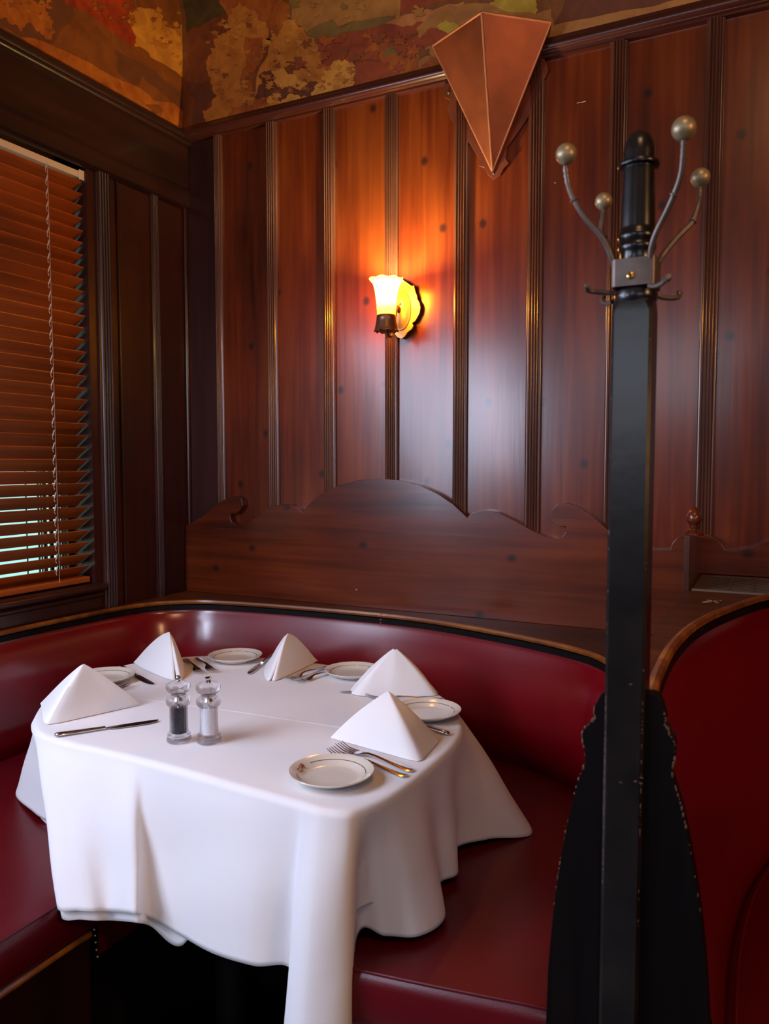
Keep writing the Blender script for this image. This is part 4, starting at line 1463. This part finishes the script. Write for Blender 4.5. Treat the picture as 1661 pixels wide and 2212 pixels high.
plates = [
    ((716, 1672), -1.48, 'cream side plate nearest the viewer, with reddish-brown script on its rim'),
    ((922, 1538), -0.84, 'cream side plate at the right edge of the table, right of the front right napkin'),
    ((763, 1452), 0.10, 'cream side plate at the back right, partly hidden by the right-hand back napkin'),
    ((508, 1420), 0.50, 'cream side plate at the back of the table, beside two forks and nothing in front'),
    ((226, 1464), -0.6, 'cream side plate at the far left, mostly hidden behind the big left napkin'),
]
pp = make_plate()
for i, ((x, y), rz, lab) in enumerate(plates):
    o = pp if i == 0 else copy_tree(pp)
    p = at(x, y, 2, T0 + 0.009)
    o.location = (p.x, p.y, T0)
    o.rotation_euler = (0, 0, rz)
    relabel(o, lab, 'plate', 'cream side plates on the table')

# ---------------------------------------------------------------- cutlery
def make_fork(L=0.195):
    bm = B()
    # handle: flat bar with swelling end, from x=0 (end) to tines at x=L
    st = [(0.0, 0.0060, 0.0035, 0.0016), (0.003, 0.0088, 0.0038, 0.0018), (0.012, 0.0098, 0.0042, 0.0020), (0.03, 0.0085, 0.0050, 0.0022), (0.06, 0.0060, 0.0075, 0.0026), (0.09, 0.0042, 0.0100, 0.0030),
          (0.112, 0.0040, 0.0105, 0.0030), (0.124, 0.0060, 0.0085, 0.0024), (0.132, 0.0105, 0.0060, 0.0018), (0.142, 0.0120, 0.0040, 0.0016), (0.148, 0.0122, 0.0036, 0.0015)]
    rows = []
    for x, w_, z, t in st:
        rows.append([Vector((x, -w_, z)), Vector((x, -w_ * .5, z + t * .55)), Vector((x, 0, z + t * .7)), Vector((x, w_ * .5, z + t * .55)), Vector((x, w_, z)), Vector((x, w_ * .5, z - t * .5)), Vector((x, 0, z - t * .6)), Vector((x, -w_ * .5, z - t * .5))])
    V = grid(bm, rows, True)
    bm.faces.new(V[0]); bm.faces.new(V[-1])
    for k in range(4):
        y = -0.0106 + 0.00707 * k
        P = [(0.146, y, 0.0036), (0.158, y, 0.0034), (0.172, y * 0.98, 0.0050), (0.184, y * 0.96, 0.0085), (L, y * 0.95, 0.0135)]
        tube(bm, cr(P, 3), [0.0015] * 8 + [0.0014, 0.0013, 0.0011, 0.0009, 0.0006], 6)
    return obj('dinner_fork', bm, M['steel'], smooth=50)

def make_knife(L=0.222):
    root = thing('table_knife', '', '')
    bm = B()
    hl = 0.105
    st = [(0.0, 0.0045, 0.003), (0.003, 0.0080, 0.0042), (0.02, 0.0088, 0.0046), (0.06, 0.0072, 0.0040), (0.095, 0.0055, 0.0036), (hl, 0.0058, 0.0034)]
    rows = []
    for x, w_, t in st:
        rows.append([Vector((x, w_ * cos(a), 0.0048 + t * sin(a))) for a in [2 * pi * k / 12 for k in range(12)]])
    V = grid(bm, rows, True)
    bm.faces.new(V[0]); bm.faces.new(V[-1])
    obj('handle', bm, M['steel'], root, smooth=50)
    bm = B()
    st = [(hl - .001, -0.0042, 0.0042), (hl + 0.006, -0.0045, 0.0042), (hl + 0.012, -0.0085, 0.0068), (hl + 0.03, -0.0105, 0.0075), (hl + 0.07, -0.0112, 0.0078), (hl + 0.095, -0.0095, 0.0078), (hl + 0.11, -0.0045, 0.0070), (L, 0.0030, 0.0050)]
    rows = []
    for x, a, b_ in st:
        m_ = (a + b_) / 2
        rows.append([Vector((x, a, 0.0030)), Vector((x, m_, 0.0040)), Vector((x, b_, 0.0042)), Vector((x, b_, 0.0024)), Vector((x, m_, 0.0024)), Vector((x, a, 0.0024))])
    V = grid(bm, rows, True)
    bm.faces.new(V[0]); bm.faces.new(V[-1])
    obj('blade', bm, M['steel'], root, smooth=30)
    return root

def lay(o, A, Bp, z=T0):
    """A: pixel (or point) of the handle end, Bp: of the tip"""
    a = at(A[0], A[1], 2, z + 0.004) if A[0] > 10 else Vector((A[0], A[1], z))
    b_ = at(Bp[0], Bp[1], 2, z + 0.006) if Bp[0] > 10 else Vector((Bp[0], Bp[1], z))
    o.location = (a.x, a.y, z)
    o.rotation_euler = (0, 0, atan2(b_.y - a.y, b_.x - a.x))

fork0 = make_fork()
forks = [
    ((890, 1664), (716, 1606), 'steel fork just above the nearest plate, tines towards the left, farther of the pair', 0.0),
    ((876, 1675), (708, 1620), 'steel fork touching the rim of the nearest plate, nearer of the pair', 0.0),
    ((956, 1510), (805, 1506), 'steel fork behind the right-edge plate, its tines behind the front right napkin', 0.0),
    ((712, 1438), (640, 1460), 'steel fork right of the back middle napkin, dark handle fully visible', 0.0),
    ((738, 1444), (668, 1464), 'steel fork whose handle slips under the back right plate', 0.0),
    ((400, 1423), (432, 1451), 'left one of two steel forks between the curled back napkin and back plate', 0.0),
    ((426, 1420), (458, 1447), 'steel fork closer to the back plate, of the two beside the curled back napkin', 0.0),
    ((0.245, -0.800), (284, 1482), 'steel fork at the far left, only its tines showing past the big napkin', 0.0),
    ((0.262, -0.828), (0.425, -0.775), 'steel fork hidden lower behind the big left napkin beside its partner', 0.0),
]
for i, (a, b_, lab, _) in enumerate(forks):
    o = fork0 if i == 0 else fork0.copy()
    if i:
        C.objects.link(o)
    lay(o, a, b_)
    relabel(o, lab, 'fork', 'steel dinner forks on the table')
kn0 = make_knife()
knives = [
    ((118, 1588), (334, 1555), 'steel knife lying alone in front of the big left napkin'),
    ((263, 1441), (337, 1480), 'dark-looking steel knife left of the curled back napkin'),
    ((590, 1414), (527, 1460), 'steel knife behind and left of the back middle napkin, tip towards the viewer'),
    ((1.16, -0.462), (733, 1491), 'steel knife showing only its tip left of the right-hand back napkin'),
    ((969, 1585), (1.11, -0.640), 'steel knife of which only an orange-reflecting handle shows right of the front right napkin'),
]
for i, (a, b_, lab) in enumerate(knives):
    o = kn0 if i == 0 else copy_tree(kn0)
    lay(o, a, b_)
    relabel(o, lab, 'knife', 'steel table knives on the table')

# ---------------------------------------------------------------- napkins
def napkin(apex_px, apex_y, base, lab, bell=1.0, tipw=0.05, n=8, layers=(), tipx=0.92):
    ap = at(apex_px[0], apex_px[1], 1, apex_y)
    bm = B()
    for li, bs in enumerate([base] + list(layers)):
        Bp = [at(x, y, 2, T0 + 0.001) for x, y in bs[0]]
        Pc = []
        for j in range(len(Bp) - 1):
            soft = bs[1]
            pass
        if bs[1] == 'soft':
            Pc = cr(Bp, 8)
        else:
            for j in range(len(Bp) - 1):
                for k in range(8):
                    Pc.append(Bp[j].lerp(Bp[j + 1], k / 8))
            Pc.append(Bp[-1])
            for _ in range(1):
                Pc = [Pc[0]] + [(Pc[q - 1] + Pc[q] * 2 + Pc[q + 1]) / 4 for q in range(1, len(Pc) - 1)] + [Pc[-1]]
        cenb = sum(Pc, Vector()) / len(Pc)
        h = ap.z - T0 - 0.001 - 0.004 * li
        rows = []
        m = 14
        for r in range(m + 1):
            t = tipw + (1 - tipw) * (r / m) ** tipx
            z = T0 + 0.001 + h * (1 - (r / m)) ** bell
            row = []
            for q, p in enumerate(Pc):
                axy = Vector((ap.x, ap.y, 0))
                v_ = axy.lerp(Vector((p.x, p.y, 0)), t)
                dr = (Vector((p.x, p.y, 0)) - Vector((cenb.x, cenb.y, 0))) 
                v_ += dr * 0.05 * sin(pi * r / m) * (0.6 + 0.4 * sin(q * 0.5))
                row.append(Vector((v_.x, v_.y, z)))
            rows.append(row)
        grid(bm, rows)
    o = obj('napkin', bm, M['napkin'], smooth=180, solid=0.0028)
    s = o.modifiers.new('soft', 'BEVEL'); s.width = 0.001; s.segments = 2; s.limit_method = 'ANGLE'; s.angle_limit = radians(60)
    return tag(o, lab, 'napkin', 'white napkins folded into peaks')
napkin((181, 1437), -0.965, ([(250, 1492), (88, 1514), (97, 1568), (304, 1522)], 'hard'), 'large white folded napkin at the far left of the table, behind a lone knife', tipw=0.03,
       layers=[([(88, 1520), (104, 1564), (150, 1556)], 'hard')])
napkin((366, 1366), -0.545, ([(289, 1431), (310, 1444), (345, 1460), (375, 1469), (373, 1458), (368, 1444)], 'soft'), 'white folded napkin with a curled open side, at the back left behind the pepper mill', bell=1.15, tipw=0.02, tipx=0.72,
       layers=[([(381, 1464), (386, 1470), (393, 1468), (398, 1452), (397, 1436), (389, 1424), (372, 1418)], 'soft')])
napkin((622, 1369), -0.435, ([(686, 1427), (665, 1438), (630, 1455), (592, 1471), (590, 1460), (592, 1444)], 'soft'), 'white folded napkin at the back middle, standing between two plates', bell=1.30, tipw=0.02, tipx=0.72,
       layers=[([(586, 1467), (580, 1471), (574, 1466), (571, 1452), (576, 1434), (588, 1420), (610, 1414)], 'soft')])
napkin((853, 1403), -0.495, ([(930, 1484), (947, 1503), (850, 1505), (775, 1503), (760, 1499), (757, 1490), (790, 1470)], 'hard'), 'white folded napkin at the back right, standing in front of a half-hidden plate', tipw=0.04,
       layers=[([(946, 1497), (850, 1500), (790, 1500)], 'hard')])
napkin((838, 1495), -0.775, ([(714, 1594), (906, 1648), (949, 1600), (930, 1580)], 'hard'), 'white folded napkin nearest the viewer at the right, above the two front forks', tipw=0.02,
       layers=[([(730, 1592), (904, 1640), (944, 1604)], 'hard')])

# ---------------------------------------------------------------- mills
def mill(px, label, pepper, group=None):
    p = at(px[0], px[1], 2, T0)
    name = 'pepper_mill' if pepper else 'salt_mill'
    r0 = thing(name, label, 'pepper mill' if pepper else 'salt mill', (p.x, p.y, T0))
    bm = B()
    out = [(0.0001, 0.0005), (0.0245, 0.0005), (0.0262, 0.002), (0.0265, 0.006), (0.0255, 0.010), (0.0238, 0.012), (0.0248, 0.014), (0.0242, 0.017), (0.0215, 0.019), (0.0200, 0.022), (0.0195, 0.030), (0.0195, 0.074), (0.0205, 0.078),
           (0.0240, 0.080), (0.0265, 0.085), (0.0265, 0.090), (0.0245, 0.096), (0.0200, 0.099), (0.0165, 0.100), (0.0165, 0.099), (0.0165, 0.088), (0.0168, 0.030), (0.0165, 0.018), (0.0001, 0.018)]
    lathe(bm, out, (0, 0, 0), 48)
    obj('body', bm, M['acrylic'], r0, smooth=60)
    bm = B()
    lathe(bm, [(0.0001, 0.0190), (0.0160, 0.0190), (0.0162, 0.030), (0.0162, 0.0750), (0.0150, 0.0765), (0.0001, 0.0760)], (0, 0, 0), 32)
    obj('peppercorns' if pepper else 'salt', bm, M['pepper'] if pepper else M['salt'], r0)
    bm = B()
    lathe(bm, [(0.0001, 0.1005), (0.0155, 0.1005), (0.0165, 0.103), (0.0170, 0.106), (0.0215, 0.108), (0.0255, 0.1125), (0.0268, 0.118), (0.0258, 0.1235), (0.0215, 0.1275), (0.0150, 0.1290), (0.0070, 0.1285), (0.0040, 0.127), (0.0001, 0.127)], (0, 0, 0), 48)
    obj('head', bm, M['acrylic'], r0, smooth=60)
    bm = B()
    lathe(bm, [(0.0001, 0.0785), (0.0024, 0.0785), (0.0024, 0.1), (0.0001, 0.1)], (0, 0, 0), 12)
    lathe(bm, [(0.0001, 0.084), (0.010, 0.084), (0.011, 0.088), (0.008, 0.092), (0.0001, 0.094)], (0, 0, 0), 24)
    obj('grinder', bm, M['steel'], r0)
    bm = B()
    if pepper:
        lathe(bm, [(0.0001, 0.1292), (0.0045, 0.1292), (0.0048, 0.131), (0.0035, 0.1325), (0.0055, 0.1345), (0.0060, 0.1375), (0.0050, 0.1405), (0.0025, 0.1425), (0.0001, 0.143)], (0, 0, 0), 24)
    else:
        lathe(bm, [(0.0001, 0.1292), (0.0060, 0.1292), (0.0055, 0.132), (0.0052, 0.135), (0.0070, 0.1375), (0.0072, 0.1395), (0.0055, 0.1405), (0.0001, 0.1400)], (0, 0, 0), 24)
    obj('knob', bm, M['steel'], r0)
    if not pepper:
        me = text_mesh('COLE & MASON', 0.0042)
        a0 = atan2(CAM.y - p.y, CAM.x - p.x) + 0.1
        for v_ in me.vertices:
            a = a0 + v_.co.x / 0.027
            v_.co = (0.02685 * cos(a), 0.02685 * sin(a), 0.0035 + v_.co.y)
        me.materials.clear(); me.materials.append(M['line'])
        t_ = bpy.data.objects.new('base_lettering', me)
        C.objects.link(t_); t_.parent = r0
    return r0
mill((387, 1600), 'clear acrylic mill filled with dark peppercorns, left of the salt mill', True)
mill((452, 1602), 'clear acrylic mill filled with white salt, right of the pepper mill', False)
